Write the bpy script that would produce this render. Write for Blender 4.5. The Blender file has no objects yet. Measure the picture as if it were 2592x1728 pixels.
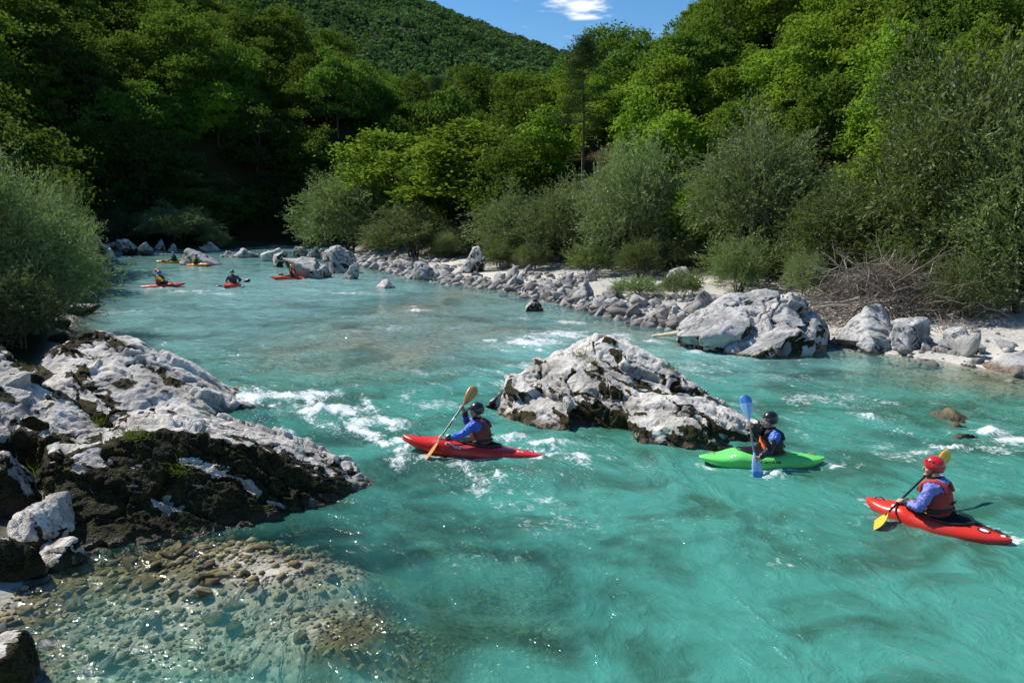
import bpy, bmesh, math, random
import numpy as np
from mathutils import Vector, Matrix

scene = bpy.context.scene
COL = scene.collection

# ------------------------------------------------------------------ camera
CAM_H = 4.4
F_PX = 1800.0                      # focal length in pixels of a 2592 px wide frame
PITCH = math.atan(329.0 / F_PX)    # horizon lies 329 px above the middle
cam_data = bpy.data.cameras.new('camera')
cam_data.sensor_width = 36.0
cam_data.lens = F_PX / 2592.0 * 36.0
cam_data.clip_start = 0.1
cam_data.clip_end = 6000.0
cam = bpy.data.objects.new('camera', cam_data)
COL.objects.link(cam)
cam.location = (0, 0, CAM_H)
cam.rotation_euler = (math.pi / 2 - PITCH, 0, 0)
scene.camera = cam

# ------------------------------------------------------------------ sky and sun
SUN_EL = math.radians(48)
SUN_DIR = Vector((-0.87, 0.49, 0)).normalized()       # horizontal direction towards the sun
SUN_VEC = Vector((SUN_DIR.x * math.cos(SUN_EL), SUN_DIR.y * math.cos(SUN_EL), math.sin(SUN_EL)))
world = bpy.data.worlds.new('World')
scene.world = world
world.use_nodes = True
wn = world.node_tree.nodes; wl = world.node_tree.links
wn.clear()
w_out = wn.new('ShaderNodeOutputWorld')
w_bg = wn.new('ShaderNodeBackground')
w_bg.inputs['Strength'].default_value = 0.10
w_sky = wn.new('ShaderNodeTexSky')
w_sky.sky_type = 'NISHITA'
w_sky.sun_disc = False
w_sky.sun_elevation = SUN_EL
w_sky.sun_rotation = math.atan2(SUN_DIR.x, SUN_DIR.y)
w_sky.altitude = 600
w_sky.air_density = 1.15
w_sky.dust_density = 0.15
w_sky.ozone_density = 3.0
# small fair-weather clouds, everywhere in the sky
w_tc = wn.new('ShaderNodeTexCoord')
w_sep = wn.new('ShaderNodeSeparateXYZ'); wl.new(w_tc.outputs['Generated'], w_sep.inputs[0])
w_mz = wn.new('ShaderNodeMath'); w_mz.operation = 'MAXIMUM'; w_mz.inputs[1].default_value = 0.06
wl.new(w_sep.outputs['Z'], w_mz.inputs[0])
w_dx = wn.new('ShaderNodeMath'); w_dx.operation = 'DIVIDE'
w_dy = wn.new('ShaderNodeMath'); w_dy.operation = 'DIVIDE'
wl.new(w_sep.outputs['X'], w_dx.inputs[0]); wl.new(w_mz.outputs[0], w_dx.inputs[1])
wl.new(w_sep.outputs['Y'], w_dy.inputs[0]); wl.new(w_mz.outputs[0], w_dy.inputs[1])
w_cmb = wn.new('ShaderNodeCombineXYZ')
wl.new(w_dx.outputs[0], w_cmb.inputs['X']); wl.new(w_dy.outputs[0], w_cmb.inputs['Y'])
CLOUD_AT = (0.335, 3.72)
w_n1 = wn.new('ShaderNodeTexNoise'); w_n1.inputs['Scale'].default_value = 2.6
w_n1.inputs['Detail'].default_value = 5; w_n1.inputs['Roughness'].default_value = 0.58
wl.new(w_cmb.outputs[0], w_n1.inputs['Vector'])
w_vd = wn.new('ShaderNodeVectorMath'); w_vd.operation = 'SUBTRACT'; w_vd.inputs[1].default_value = (CLOUD_AT[0], CLOUD_AT[1], 0)
wl.new(w_cmb.outputs[0], w_vd.inputs[0])
w_vs = wn.new('ShaderNodeVectorMath'); w_vs.operation = 'MULTIPLY'; w_vs.inputs[1].default_value = (5.2, 1.9, 1)
wl.new(w_vd.outputs[0], w_vs.inputs[0])
w_len = wn.new('ShaderNodeVectorMath'); w_len.operation = 'LENGTH'; wl.new(w_vs.outputs[0], w_len.inputs[0])
w_blob = wn.new('ShaderNodeMapRange'); w_blob.inputs['From Min'].default_value = 0.0; w_blob.inputs['From Max'].default_value = 1.3
w_blob.inputs['To Min'].default_value = 0.27; w_blob.inputs['To Max'].default_value = 0.0
wl.new(w_len.outputs['Value'], w_blob.inputs['Value'])
w_add = wn.new('ShaderNodeMath'); w_add.operation = 'ADD'
wl.new(w_n1.outputs['Fac'], w_add.inputs[0]); wl.new(w_blob.outputs[0], w_add.inputs[1])
w_thr = wn.new('ShaderNodeMapRange'); w_thr.interpolation_type = 'SMOOTHSTEP'
w_thr.inputs['From Min'].default_value = 0.60; w_thr.inputs['From Max'].default_value = 0.76
wl.new(w_add.outputs[0], w_thr.inputs['Value'])
w_mix = wn.new('ShaderNodeMixRGB'); w_mix.inputs['Color2'].default_value = (9.0, 9.2, 9.6, 1)
w_fac = wn.new('ShaderNodeMath'); w_fac.operation = 'MULTIPLY'; w_fac.inputs[1].default_value = 0.92
wl.new(w_thr.outputs[0], w_fac.inputs[0])
wl.new(w_fac.outputs[0], w_mix.inputs['Fac'])
w_hsv = wn.new('ShaderNodeHueSaturation'); w_hsv.inputs['Saturation'].default_value = 1.3
wl.new(w_sky.outputs[0], w_hsv.inputs['Color'])
wl.new(w_hsv.outputs[0], w_mix.inputs['Color1'])
wl.new(w_mix.outputs[0], w_bg.inputs['Color'])
wl.new(w_bg.outputs[0], w_out.inputs['Surface'])

sun_data = bpy.data.lights.new('sun', 'SUN')
sun_data.energy = 5.0
sun_data.angle = math.radians(0.53)
sun_data.color = (1.0, 0.955, 0.88)
sun = bpy.data.objects.new('sun', sun_data)
COL.objects.link(sun)
sun.rotation_euler = SUN_VEC.to_track_quat('Z', 'Y').to_euler()
sun.location = (-60, 40, 90)

vs = scene.view_settings
scene.display_settings.display_device = 'sRGB'
vs.view_transform = 'Standard'
vs.look = 'None'
vs.exposure = 0.4
vs.gamma = 1.0
vs.use_curve_mapping = False
scene.render.film_transparent = False
cy = scene.cycles
cy.use_denoising = True
cy.max_bounces = 7
cy.diffuse_bounces = 3
cy.glossy_bounces = 3
cy.transmission_bounces = 4
cy.transparent_max_bounces = 10
cy.volume_bounces = 0
cy.caustics_reflective = False
cy.caustics_refractive = False
cy.sample_clamp_indirect = 4.0
cy.sample_clamp_direct = 0.0
cy.use_adaptive_sampling = True
cy.adaptive_threshold = 0.02

# ------------------------------------------------------------------ picture <-> place
CP, SP = math.cos(PITCH), math.sin(PITCH)

def ray(u, v):
    a, b = u - 1296.0, 864.0 - v
    return a, F_PX * CP + b * SP, -F_PX * SP + b * CP

def P(u, v, z=0.0):
    """the point at height z seen at (u, v) of the photograph"""
    a, y, dz = ray(u, v)
    t = (CAM_H - z) / -dz
    return Vector((a * t, y * t, z))

def A(u, v, Y):
    """the point at distance Y seen at (u, v)"""
    a, y, dz = ray(u, v)
    t = Y / y
    return Vector((a * t, Y, CAM_H + dz * t))

def proj(x, y, z):
    zc = z - CAM_H
    fw = y * CP - zc * SP
    up = y * SP + zc * CP
    return 1296 + F_PX * x / fw, 864 - F_PX * up / fw

# ------------------------------------------------------------------ noise
_rs = np.random.RandomState(7)
_perm = _rs.permutation(256).astype(np.int64)
_perm = np.concatenate([_perm, _perm, _perm])
_grad = _rs.normal(size=(256, 3)); _grad /= np.linalg.norm(_grad, axis=1)[:, None]

def perlin(p):
    p = np.asarray(p, float)
    i = np.floor(p).astype(np.int64); f = p - i
    w = f * f * f * (f * (f * 6 - 15) + 10)
    i &= 255
    out = 0.0
    for dx in (0, 1):
        wx = w[:, 0] if dx else 1 - w[:, 0]
        for dy in (0, 1):
            wy = w[:, 1] if dy else 1 - w[:, 1]
            for dz in (0, 1):
                wz = w[:, 2] if dz else 1 - w[:, 2]
                h = _perm[_perm[_perm[i[:, 0] + dx] + i[:, 1] + dy] + i[:, 2] + dz]
                g = _grad[h]
                d = g[:, 0] * (f[:, 0] - dx) + g[:, 1] * (f[:, 1] - dy) + g[:, 2] * (f[:, 2] - dz)
                out = out + wx * wy * wz * d
    return out * 1.6

def fbm(p, octaves=4, gain=0.5, lac=2.07):
    p = np.asarray(p, float); a = 1.0; s = 0.0
    for k in range(octaves):
        s = s + a * perlin(p + 17.3 * k)
        p = p * lac; a *= gain
    return s

def smooth(x, a, b):
    t = np.clip((x - a) / (b - a), 0, 1)
    return t * t * (3 - 2 * t)

# ------------------------------------------------------------------ mesh helpers
def unit(v):
    return v / (np.linalg.norm(v, axis=-1, keepdims=True) + 1e-9)

def np_mesh(name, V, F, smooth_shade=True):
    """mesh from arrays; F is an (n,3) or (n,4) index array, or a list of such"""
    V = np.ascontiguousarray(V, dtype=np.float32)
    Fs = F if isinstance(F, list) else [F]
    me = bpy.data.meshes.new(name)
    me.vertices.add(len(V)); me.vertices.foreach_set('co', V.ravel())
    nl = sum(f.size for f in Fs); npoly = sum(len(f) for f in Fs)
    me.loops.add(nl); me.polygons.add(npoly)
    me.loops.foreach_set('vertex_index', np.concatenate([f.ravel() for f in Fs]).astype(np.int32))
    tot = np.concatenate([np.full(len(f), f.shape[1]) for f in Fs]).astype(np.int32)
    start = np.concatenate([[0], np.cumsum(tot)[:-1]]).astype(np.int32)
    me.polygons.foreach_set('loop_start', start)
    me.polygons.foreach_set('loop_total', tot)
    me.update(calc_edges=True)
    me.validate()
    if smooth_shade:
        me.polygons.foreach_set('use_smooth', np.ones(len(me.polygons), dtype=bool))
    return me

def attr(me, name, vals):
    a = me.attributes.new(name, 'FLOAT', 'POINT')
    a.data.foreach_set('value', np.ascontiguousarray(vals, dtype=np.float32))

def add(name, me, mat=None, parent=None):
    o = bpy.data.objects.new(name, me)
    COL.objects.link(o)
    if mat is not None and me is not None:
        if len(me.materials) == 0:
            me.materials.append(mat)
    if parent is not None:
        o.parent = parent
    return o

def tag(o, label=None, cat=None, group=None, kind=None):
    if label: o['label'] = label
    if cat: o['category'] = cat
    if group: o['group'] = group
    if kind: o['kind'] = kind
    return o

def empty(name, loc=(0, 0, 0)):
    o = bpy.data.objects.new(name, None)
    o.empty_display_size = 0.3
    COL.objects.link(o)
    o.location = loc
    return o

class Geo:
    """collects tubes, lofts and plates into one mesh"""
    def __init__(s): s.V = []; s.F3 = []; s.F4 = []; s.n = 0
    def put(s, V, F):
        V = np.asarray(V, float); F = np.asarray(F, int)
        if F.shape[1] == 3: s.F3.append(F + s.n)
        else: s.F4.append(F + s.n)
        s.V.append(V); s.n += len(V)
    def rings(s, R, cap=True):
        """R: (m, k, 3) rings"""
        R = np.asarray(R, float); m, k, _ = R.shape
        V = R.reshape(-1, 3)
        i = np.arange(m - 1)[:, None] * k; j = np.arange(k)[None, :]; j2 = (j + 1) % k
        F = np.stack([i + j, i + j2, i + k + j2, i + k + j], -1).reshape(-1, 4)
        base = s.n
        s.put(V, F)
        if cap:
            for r, flip in ((0, True), (m - 1, False)):
                c = R[r].mean(0)
                Vc = np.vstack([R[r], c]); idx = np.arange(k)
                f = np.stack([idx, (idx + 1) % k, np.full(k, k)], -1)
                if flip: f = f[:, ::-1]
                s.put(Vc, f)
    def tube(s, pts, rad, k=8, cap=True, flat=1.0):
        pts = np.asarray(pts, float); m = len(pts)
        rad = np.full(m, rad) if np.isscalar(rad) else np.asarray(rad, float)
        t = np.gradient(pts, axis=0); t /= np.linalg.norm(t, axis=1)[:, None] + 1e-9
        up = np.array([0, 0, 1.0]) if abs(t[0][2]) < 0.9 else np.array([1.0, 0, 0])
        a = np.cross(t[0], up); a /= np.linalg.norm(a)
        ang = np.arange(k) / k * 2 * np.pi
        R = []
        for q in range(m):
            a = a - t[q] * np.dot(a, t[q]); a /= np.linalg.norm(a) + 1e-9
            b = np.cross(t[q], a)
            R.append(pts[q] + rad[q] * (np.cos(ang)[:, None] * a + flat * np.sin(ang)[:, None] * b))
        s.rings(R, cap)
    def ball(s, c, r, nu=14, nv=9, rot=None):
        th = np.linspace(-np.pi / 2, np.pi / 2, nv)[1:-1]; ph = np.arange(nu) / nu * 2 * np.pi
        R = np.stack([np.cos(th)[:, None] * np.cos(ph), np.cos(th)[:, None] * np.sin(ph), np.sin(th)[:, None] + 0 * ph], -1)
        r = np.asarray(r, float) * np.ones(3)
        R = R * r
        if rot is not None: R = R @ np.array(rot).T
        s.rings(R + np.asarray(c, float), True)
    def mesh(s, name, smooth_shade=True):
        F = []
        if s.F3: F.append(np.vstack(s.F3))
        if s.F4: F.append(np.vstack(s.F4))
        return np_mesh(name, np.vstack(s.V), F, smooth_shade)

# ------------------------------------------------------------------ material helpers
class NT:
    def __init__(s, name):
        s.mat = bpy.data.materials.new(name); s.mat.use_nodes = True
        s.t = s.mat.node_tree; s.t.nodes.clear()
        s.out = s.t.nodes.new('ShaderNodeOutputMaterial')
    def n(s, typ, **kw):
        nd = s.t.nodes.new('ShaderNode' + typ)
        for k, v in kw.items():
            if k in nd.inputs: s.set(nd.inputs[k], v)
            else: setattr(nd, k, v)
        return nd
    def set(s, sock, v):
        if hasattr(v, 'is_linked') or isinstance(v, bpy.types.NodeSocket): s.t.links.new(v, sock)
        else: sock.default_value = v
    def math(s, op, a, b=0.0, clamp=False):
        nd = s.t.nodes.new('ShaderNodeMath'); nd.operation = op; nd.use_clamp = clamp
        s.set(nd.inputs[0], a); s.set(nd.inputs[1], b); return nd.outputs[0]
    def mix(s, f, a, b, blend='MIX'):
        nd = s.t.nodes.new('ShaderNodeMixRGB'); nd.blend_type = blend
        s.set(nd.inputs[0], f)
        for k, c in ((1, a), (2, b)):
            if isinstance(c, tuple) and len(c) == 3: c = c + (1,)
            s.set(nd.inputs[k], c)
        return nd.outputs[0]
    def ramp(s, x, a, b, lo=0.0, hi=1.0):
        nd = s.t.nodes.new('ShaderNodeMapRange'); nd.interpolation_type = 'SMOOTHSTEP'
        s.set(nd.inputs[0], x); nd.inputs[1].default_value = a; nd.inputs[2].default_value = b
        nd.inputs[3].default_value = lo; nd.inputs[4].default_value = hi
        return nd.outputs[0]
    def noise(s, vec, scale, detail=4, rough=0.55, dist=0.0, fac=True):
        nd = s.n('TexNoise', Scale=scale, Detail=detail, Roughness=rough, Distortion=dist)
        if vec is not None: s.t.links.new(vec, nd.inputs['Vector'])
        return nd.outputs['Fac'] if fac else nd.outputs['Color']
    def voro(s, vec, scale, feature='F1', out='Distance', rand=1.0):
        nd = s.n('TexVoronoi', feature=feature, Scale=scale, Randomness=rand)
        s.t.links.new(vec, nd.inputs['Vector']); return nd.outputs[out]
    def attr(s, name):
        nd = s.t.nodes.new('ShaderNodeAttribute'); nd.attribute_name = name; return nd.outputs['Fac']
    def coord(s, kind='Object'):
        return s.t.nodes.new('ShaderNodeTexCoord').outputs[kind]
    def mapv(s, vec, scale=(1, 1, 1), rot=(0, 0, 0), loc=(0, 0, 0)):
        nd = s.t.nodes.new('ShaderNodeMapping'); s.t.links.new(vec, nd.inputs[0])
        nd.inputs['Scale'].default_value = scale; nd.inputs['Rotation'].default_value = rot; nd.inputs['Location'].default_value = loc
        return nd.outputs[0]
    def bump(s, h, strength=0.5, dist=0.05, normal=None):
        nd = s.n('Bump', Strength=strength, Distance=dist); s.t.links.new(h, nd.inputs['Height'])
        if normal is not None: s.t.links.new(normal, nd.inputs['Normal'])
        return nd.outputs[0]
    def done(s, shader):
        s.t.links.new(shader, s.out.inputs['Surface']); return s.mat

def simple_mat(name, col, rough=0.5, coat=0.0, vary=0.08, scale=25.0, bump=0.0, spec=0.5):
    m = NT(name); co = m.coord()
    nz = m.noise(co, scale, 4)
    c = m.mix(nz, tuple(x * (1 - vary * 2) for x in col), tuple(min(1, x * (1 + vary * 2)) for x in col))
    b = m.n('BsdfPrincipled', Roughness=rough)
    m.t.links.new(c, b.inputs['Base Color'])
    b.inputs['Coat Weight'].default_value = coat
    b.inputs['Coat Roughness'].default_value = 0.1
    b.inputs['Specular IOR Level'].default_value = spec
    if bump: m.t.links.new(m.bump(nz, bump, 0.02), b.inputs['Normal'])
    return m.done(b.outputs[0])

# ------------------------------------------------------------------ lie of the land
LEFT = np.array([(-4.6, -30), (-4.7, 0), (-5.2, 6), (-6.3, 9), (-7.2, 12), (-9.5, 16), (-13, 20), (-17, 27), (-21, 35), (-28, 48),
                 (-35, 60), (-42, 70), (-42, 74), (-33, 79), (-31, 86), (-25, 92), (-10, 97), (20, 100), (90, 104)], float)
RIGHT = np.array([(17, -30), (16.5, 0), (16, 10), (15.2, 15), (13.9, 19), (11.3, 22.5), (6.7, 26.4), (3.5, 32), (0.1, 39.6), (-6.6, 48),
                  (-13.0, 60), (-20.5, 75), (-20, 80), (-12, 85), (0, 88), (30, 92), (90, 96)], float)

def side_dist(poly, x, y):
    """distance to a polyline, positive to its right (looking along it)"""
    best = np.full(x.shape, 1e9); sign = np.ones(x.shape)
    for (ax, ay), (bx, by) in zip(poly[:-1], poly[1:]):
        dx, dy = bx - ax, by - ay; L2 = dx * dx + dy * dy
        t = np.clip(((x - ax) * dx + (y - ay) * dy) / L2, 0, 1)
        px, py = x - ax - t * dx, y - ay - t * dy
        d = np.hypot(px, py)
        cr = dx * (y - ay) - dy * (x - ax)       # >0: left of the segment
        m = d < best - 1e-9
        best = np.where(m, d, best); sign = np.where(m, np.where(cr > 0, -1.0, 1.0), sign)
    return best * sign

# shoals and pools of the bed: (x, y, rx, ry, depth change)
SHOALS = [(-5.5, 22, 4.5, 7, 0.66), (-7.5, 31, 6, 9, 0.62), (-2, 28, 4.5, 8, 0.50), (-3.8, 7.4, 2.6, 2.2, 0.62), (-4.2, 9.0, 2.4, 1.2, 0.50),
          (-1.4, 6.9, 2.2, 1.4, 0.34), (4.0, 26.5, 4, 3.5, 0.6), (-3, 40, 4, 7, 0.5), (12.2, 18.3, 4.5, 2.6, 0.80), (-20, 60, 5, 7, 0.35),
          (7.35, 13.6, 1.0, 0.55, 0.80), (-2.1, 8.3, .55, .45, .35), (-1.75, 7.0, .5, .5, .35), (0.5, 7.3, 1.0, .7, .40), (-28, 78, 9, 7, 0.35)]

def land(x, y):
    x = np.asarray(x, float); y = np.asarray(y, float)
    dl = -side_dist(LEFT, x, y)      # >0 on the left bank
    dr = side_dist(RIGHT, x, y)      # >0 on the right bank
    q = np.stack([x, y, 0 * x], -1)
    n1 = fbm(q / 14.0 + 3.1, 3); n2 = fbm(q / 2.6 + 9.7, 3); n3 = perlin(q / 0.7)
    # bed
    di = np.maximum(np.minimum(-dl, -dr), 0)
    bed = -1.75 * (1 - np.exp(-di / 3.6))
    shoal = 0
    for sx, sy, rx, ry, a in SHOALS:
        shoal = shoal + a * np.exp(-((x - sx) / rx) ** 2 - ((y - sy) / ry) ** 2)
    bed = bed * (1 - np.clip(shoal, 0, 0.86)) + 0.22 * n2 * smooth(di, 0.5, 4) + 0.012 * n3
    # left bank and its hill
    dl = np.where(dl > 0, np.maximum(dl - 9 * np.exp(-((x + 44) / 15) ** 2 - ((y - 80) / 13) ** 2), np.minimum(dl, 3.0)), dl)   # a level spit before the bend, shaped to let sun onto its bushes
    lb = 0.30 * np.minimum(dl, 5) + 1.15 * np.clip(dl - 5, 0, 13) + 0.58 * np.maximum(dl - 18, 0) + 0.5 * n2 * smooth(dl, 0, 2) + 3.0 * n1 * smooth(dl, 8, 30)
    cap = 19 + 0.30 * np.maximum(-(x + 14), 0) ** 1.03 - 0.25 * np.maximum(y - 150, 0) + 2.0 * n1
    lb = np.where(lb > cap - 4, cap - 4 * np.exp(-np.maximum(lb - cap + 4, 0) / 4), lb)
    # right bar, then the hill behind the foot line
    off = (x - 20) * 0.807 + (y - 27) * 0.59
    rb = 0.085 * dr + 0.10 * n2 * smooth(dr, 0, 2) + 0.035 * n3
    hill = 0.62 * np.maximum(off + 0.5, 0) ** 1.02 + 2.5 * n1 * smooth(off, 3, 20)
    rb = rb + np.minimum(hill, 1.6 * np.maximum(dr - 1, 0)) * smooth(off, -1, 3)
    h = np.where(dl > 0, lb, np.where(dr > 0, rb, bed))
    # soften the water's edge
    return h, dl, dr, off

def H1(x, y):
    return float(land(np.array([x], float), np.array([y], float))[0][0])

def fan(y0, y1, ratio, slope, margin, cells):
    rows = [y0]
    while rows[-1] < y1: rows.append(rows[-1] + max(0.03, (rows[-1] + 2.0) * ratio))
    rows = np.array(rows)
    s = np.linspace(-1, 1, cells)
    X = (rows[:, None] * slope + margin) * s[None, :]
    Y = np.repeat(rows[:, None], cells, 1)
    return X, Y

def grid_faces(m, k):
    i = np.arange(m - 1)[:, None] * k; j = np.arange(k - 1)[None, :]
    return np.stack([i + j, i + j + 1, i + k + j + 1, i + k + j], -1).reshape(-1, 4)

# ---- ground: bed, gravel bars and forest floor in one sheet
def ground_material():
    m = NT('river gravel and forest floor'); co = m.coord()
    forest = m.attr('forest'); under = m.attr('under'); algae = m.attr('algae'); var = m.attr('vary')
    wn_ = m.noise(co, 2.2, 2, 0.5, 0.0, fac=False)
    wm_ = m.n('VectorMath', operation='MULTIPLY_ADD'); m.t.links.new(wn_, wm_.inputs[0]); wm_.inputs[1].default_value = (.12, .12, .05); m.t.links.new(co, wm_.inputs[2])
    vo = m.n('TexVoronoi', feature='F1', Scale=13.0); m.t.links.new(wm_.outputs[0], vo.inputs['Vector'])
    bw = m.n('SeparateXYZ'); m.t.links.new(vo.outputs['Color'], bw.inputs[0])
    nz = m.noise(co, 16, 3)
    sand = m.mix(nz, (0.44, 0.40, 0.33), (0.60, 0.57, 0.50))
    stone = m.mix(bw.outputs[0], (0.20, 0.195, 0.175), (0.50, 0.49, 0.46))
    gravel = m.mix(m.ramp(var, -0.15, 0.25), m.mix(0.35, stone, sand), sand)
    bedc = m.mix(m.ramp(var, -0.5, 0.5, 0.25, 0.75), m.mix(bw.outputs[0], (0.22, 0.195, 0.125), (0.52, 0.485, 0.36)), m.mix(nz, (0.22, 0.20, 0.13), (0.52, 0.48, 0.37)))
    bedc = m.mix(m.ramp(algae, 0.1, 0.9), bedc, m.mix(bw.outputs[1], (0.065, 0.055, 0.020), (0.18, 0.150, 0.060)))  # algae tint, also carrying the wedge boulder's painted shadow
    bedc = m.mix(m.ramp(vo.outputs['Distance'], 0.5, 0.85, 0.0, 0.55), bedc, (0.05, 0.048, 0.035))
    floor = m.mix(nz, (0.018, 0.022, 0.008), (0.06, 0.05, 0.026))
    c = m.mix(under, gravel, bedc)
    c = m.mix(forest, c, floor)
    h = m.math('MULTIPLY', vo.outputs['Distance'], -1.0)
    b = m.n('BsdfDiffuse')
    m.t.links.new(c, b.inputs['Color'])
    m.t.links.new(m.bump(h, 0.3, 0.03), b.inputs['Normal'])
    return m.done(b.outputs[0])

gx, gy = fan(1.5, 330, 0.0115, 1.15, 7, 300)
shape = gx.shape
gh, gdl, gdr, goff = land(gx.ravel(), gy.ravel())
V = np.stack([gx.ravel(), gy.ravel(), gh], -1)
me = np_mesh('ground', V, grid_faces(*shape))
attr(me, 'under', smooth(-gh, -0.02, 0.06))
attr(me, 'vary', fbm(np.stack([gx.ravel() / 3.0, gy.ravel() / 3.0, 0 * gh + 1], -1), 3))
forest_w = np.maximum(smooth(gdl, -0.3, 0.8), smooth(goff, -1.5, 1.5) * (gdr > 0) * smooth(gdr, 0.6, 2.5))
attr(me, 'forest', forest_w)
alg_shadow = np.exp(-((gx.ravel() + 4.2) / 1.7) ** 2 - ((gy.ravel() - 8.7) / 0.9) ** 2) + 0.9 * smooth(gdl, -1.6, 0) * (gdl < 0.3) \
    + 0.75 * smooth(fbm(np.stack([gx.ravel() / 2.0, gy.ravel() / 3.0, 0 * gh + 5], -1), 3), 0.18, 0.55)
alg_shadow = alg_shadow + 0.95 * np.exp(-((gx.ravel() + 0.2) / 1.7) ** 2 - ((gy.ravel() - 8.0) / 1.5) ** 2) + 0.8 * np.exp(-((gx.ravel() + 1.6) / 1.2) ** 2 - ((gy.ravel() - 10.3) / 0.9) ** 2)  # last spot paints the wedge boulder's shadow into the bed colour
attr(me, 'algae', np.clip(alg_shadow, 0, 1))
tag(add('ground', me, ground_material()), kind='structure')
# ------------------------------------------------------------------ river
# broken water: (u, v) of its middle, half sizes in metres across the view and along it, strength
FOAM = []
def foam(u, v, rx, ry, a, z=0.0):
    p = P(u, v, z); FOAM.append((p.x, p.y, rx, ry, a))
foam(700, 1010, 1.3, 0.55, 1.0); foam(830, 1040, 1.0, 0.50, 1.0); foam(780, 1000, .9, .4, .8); foam(930, 1075, 0.9, 0.55, 0.85); foam(640, 985, .5, .5, .5)
foam(1020, 1120, 0.35, 0.28, 0.85); foam(1060, 1165, 0.6, 0.25, 0.6); foam(985, 1085, .6, .35, .55); foam(1120, 1030, .9, .6, .40)
foam(1420, 850, 1.3, 0.9, 1.0); foam(1350, 868, 1.2, 0.8, 0.95); foam(1560, 850, 0.7, 0.6, 0.6); foam(1640, 868, .8, .5, .5)
foam(1300, 975, .8, .6, .55); foam(1330, 925, .7, .7, .5); foam(1180, 945, 1.1, .8, .35)
foam(1400, 1125, 0.65, 0.28, 0.75); foam(1290, 1110, 0.5, 0.25, 0.65); foam(1480, 1160, 0.6, 0.28, 0.6); foam(1290, 1205, 0.6, 0.35, 0.72)
foam(1250, 1245, 0.7, 0.35, 0.5); foam(1350, 1280, 0.8, 0.4, 0.42); foam(1180, 1180, 0.5, 0.25, 0.5)
foam(1960, 1205, 0.22, 0.12, 0.7); foam(2210, 1320, 0.35, 0.15, 0.55)
foam(2495, 1100, 0.45, 0.22, 1.0); foam(2560, 1120, 0.6, 0.25, 0.7); foam(2430, 1140, .7, .15, .8); foam(2330, 1150, .6, .2, .5); foam(2240, 1135, .5, .2, .5)
foam(1900, 900, 1.6, 0.9, 0.42); foam(1750, 930, 1.2, 0.9, 0.45); foam(2080, 1010, 1.4, 0.7, 0.45); foam(2000, 960, 1.2, .6, .35); foam(2200, 1060, 1.2, 0.5, 0.42)
foam(1760, 895, .35, .25, .7)
foam(380, 643, 2.6, 1.2, 0.9); foam(310, 651, 1.6, 1.2, 0.7); foam(560, 637, 3.0, 1.2, 0.6); foam(700, 634, 3, 1.5, .5)
foam(480, 738, 1.6, 0.7, 0.75); foam(400, 730, 1.0, 0.5, 0.6); foam(560, 745, 1.6, .8, .5)
foam(900, 742, 1.4, 0.6, 0.6); foam(1065, 787, 0.8, 0.4, 0.8); foam(1160, 750, .5, .25, .55); foam(930, 800, 1.5, .8, .35); foam(1000, 830, 2, 1, .35)
foam(1340, 805, 1.2, .5, .5); foam(1430, 815, .9, .3, .6); foam(300, 790, 1.5, 1.0, .45); foam(230, 850, 1.2, .8, .4); foam(640, 900, 1.6, 1.0, .25)
foam(800, 705, 1.6, .4, .55); foam(1250, 1420, 1.1, .6, .18); foam(1750, 1330, 1.0, .4, .22); foam(2000, 1420, .8, .4, .2); foam(1450, 1330, .7, .4, .3)

WAKES = [(1195, 1146, 176, 1.33, 0.34), (1945, 1176, 181, 1.12, 0.35), (2374, 1318, 136, 0.95, 0.33), (412, 727, 12, 1.3, .5), (588, 726, -88, 1.3, .5), (735, 707, -158, 1.3, .5), (436, 666, -172, 1.3, .6), (502, 673, -20, 1.3, .6)]
def wake_field(X, Y):
    out = np.zeros_like(X)
    for u, v, hd_, hl, hw in WAKES:
        p = P(u, v); a = math.radians(hd_)
        lx = (X - p.x) * math.cos(a) + (Y - p.y) * math.sin(a); ly = -(X - p.x) * math.sin(a) + (Y - p.y) * math.cos(a)
        r = np.sqrt((lx / hl) ** 2 + (ly / hw) ** 2)
        ring = np.exp(-((r - 1.05) / 0.16) ** 2)
        tail = np.exp(-((lx + hl * 1.25) / 0.5) ** 2 - (ly / 0.28) ** 2)
        out = np.maximum(out, 0.62 * ring + 0.40 * tail)
    return out

def flow_dir(y):
    """unit direction of the current at distance y (towards the camera)"""
    yy = np.linspace(0, 100, 60)
    lx = np.interp(yy, LEFT[1:12, 1], LEFT[1:12, 0]); rx = np.interp(yy, RIGHT[1:12, 1], RIGHT[1:12, 0])
    mid = (lx + rx) / 2
    g = np.gradient(mid, yy)
    return np.interp(y, yy, g)

wx, wy = fan(1.5, 112, 0.0062, 1.0, 6, 470)
shape = wx.shape
X, Y = wx.ravel(), wy.ravel()
wh, wdl, wdr, woff = land(X, Y)
depth = np.maximum(-wh, 0.0)
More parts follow.
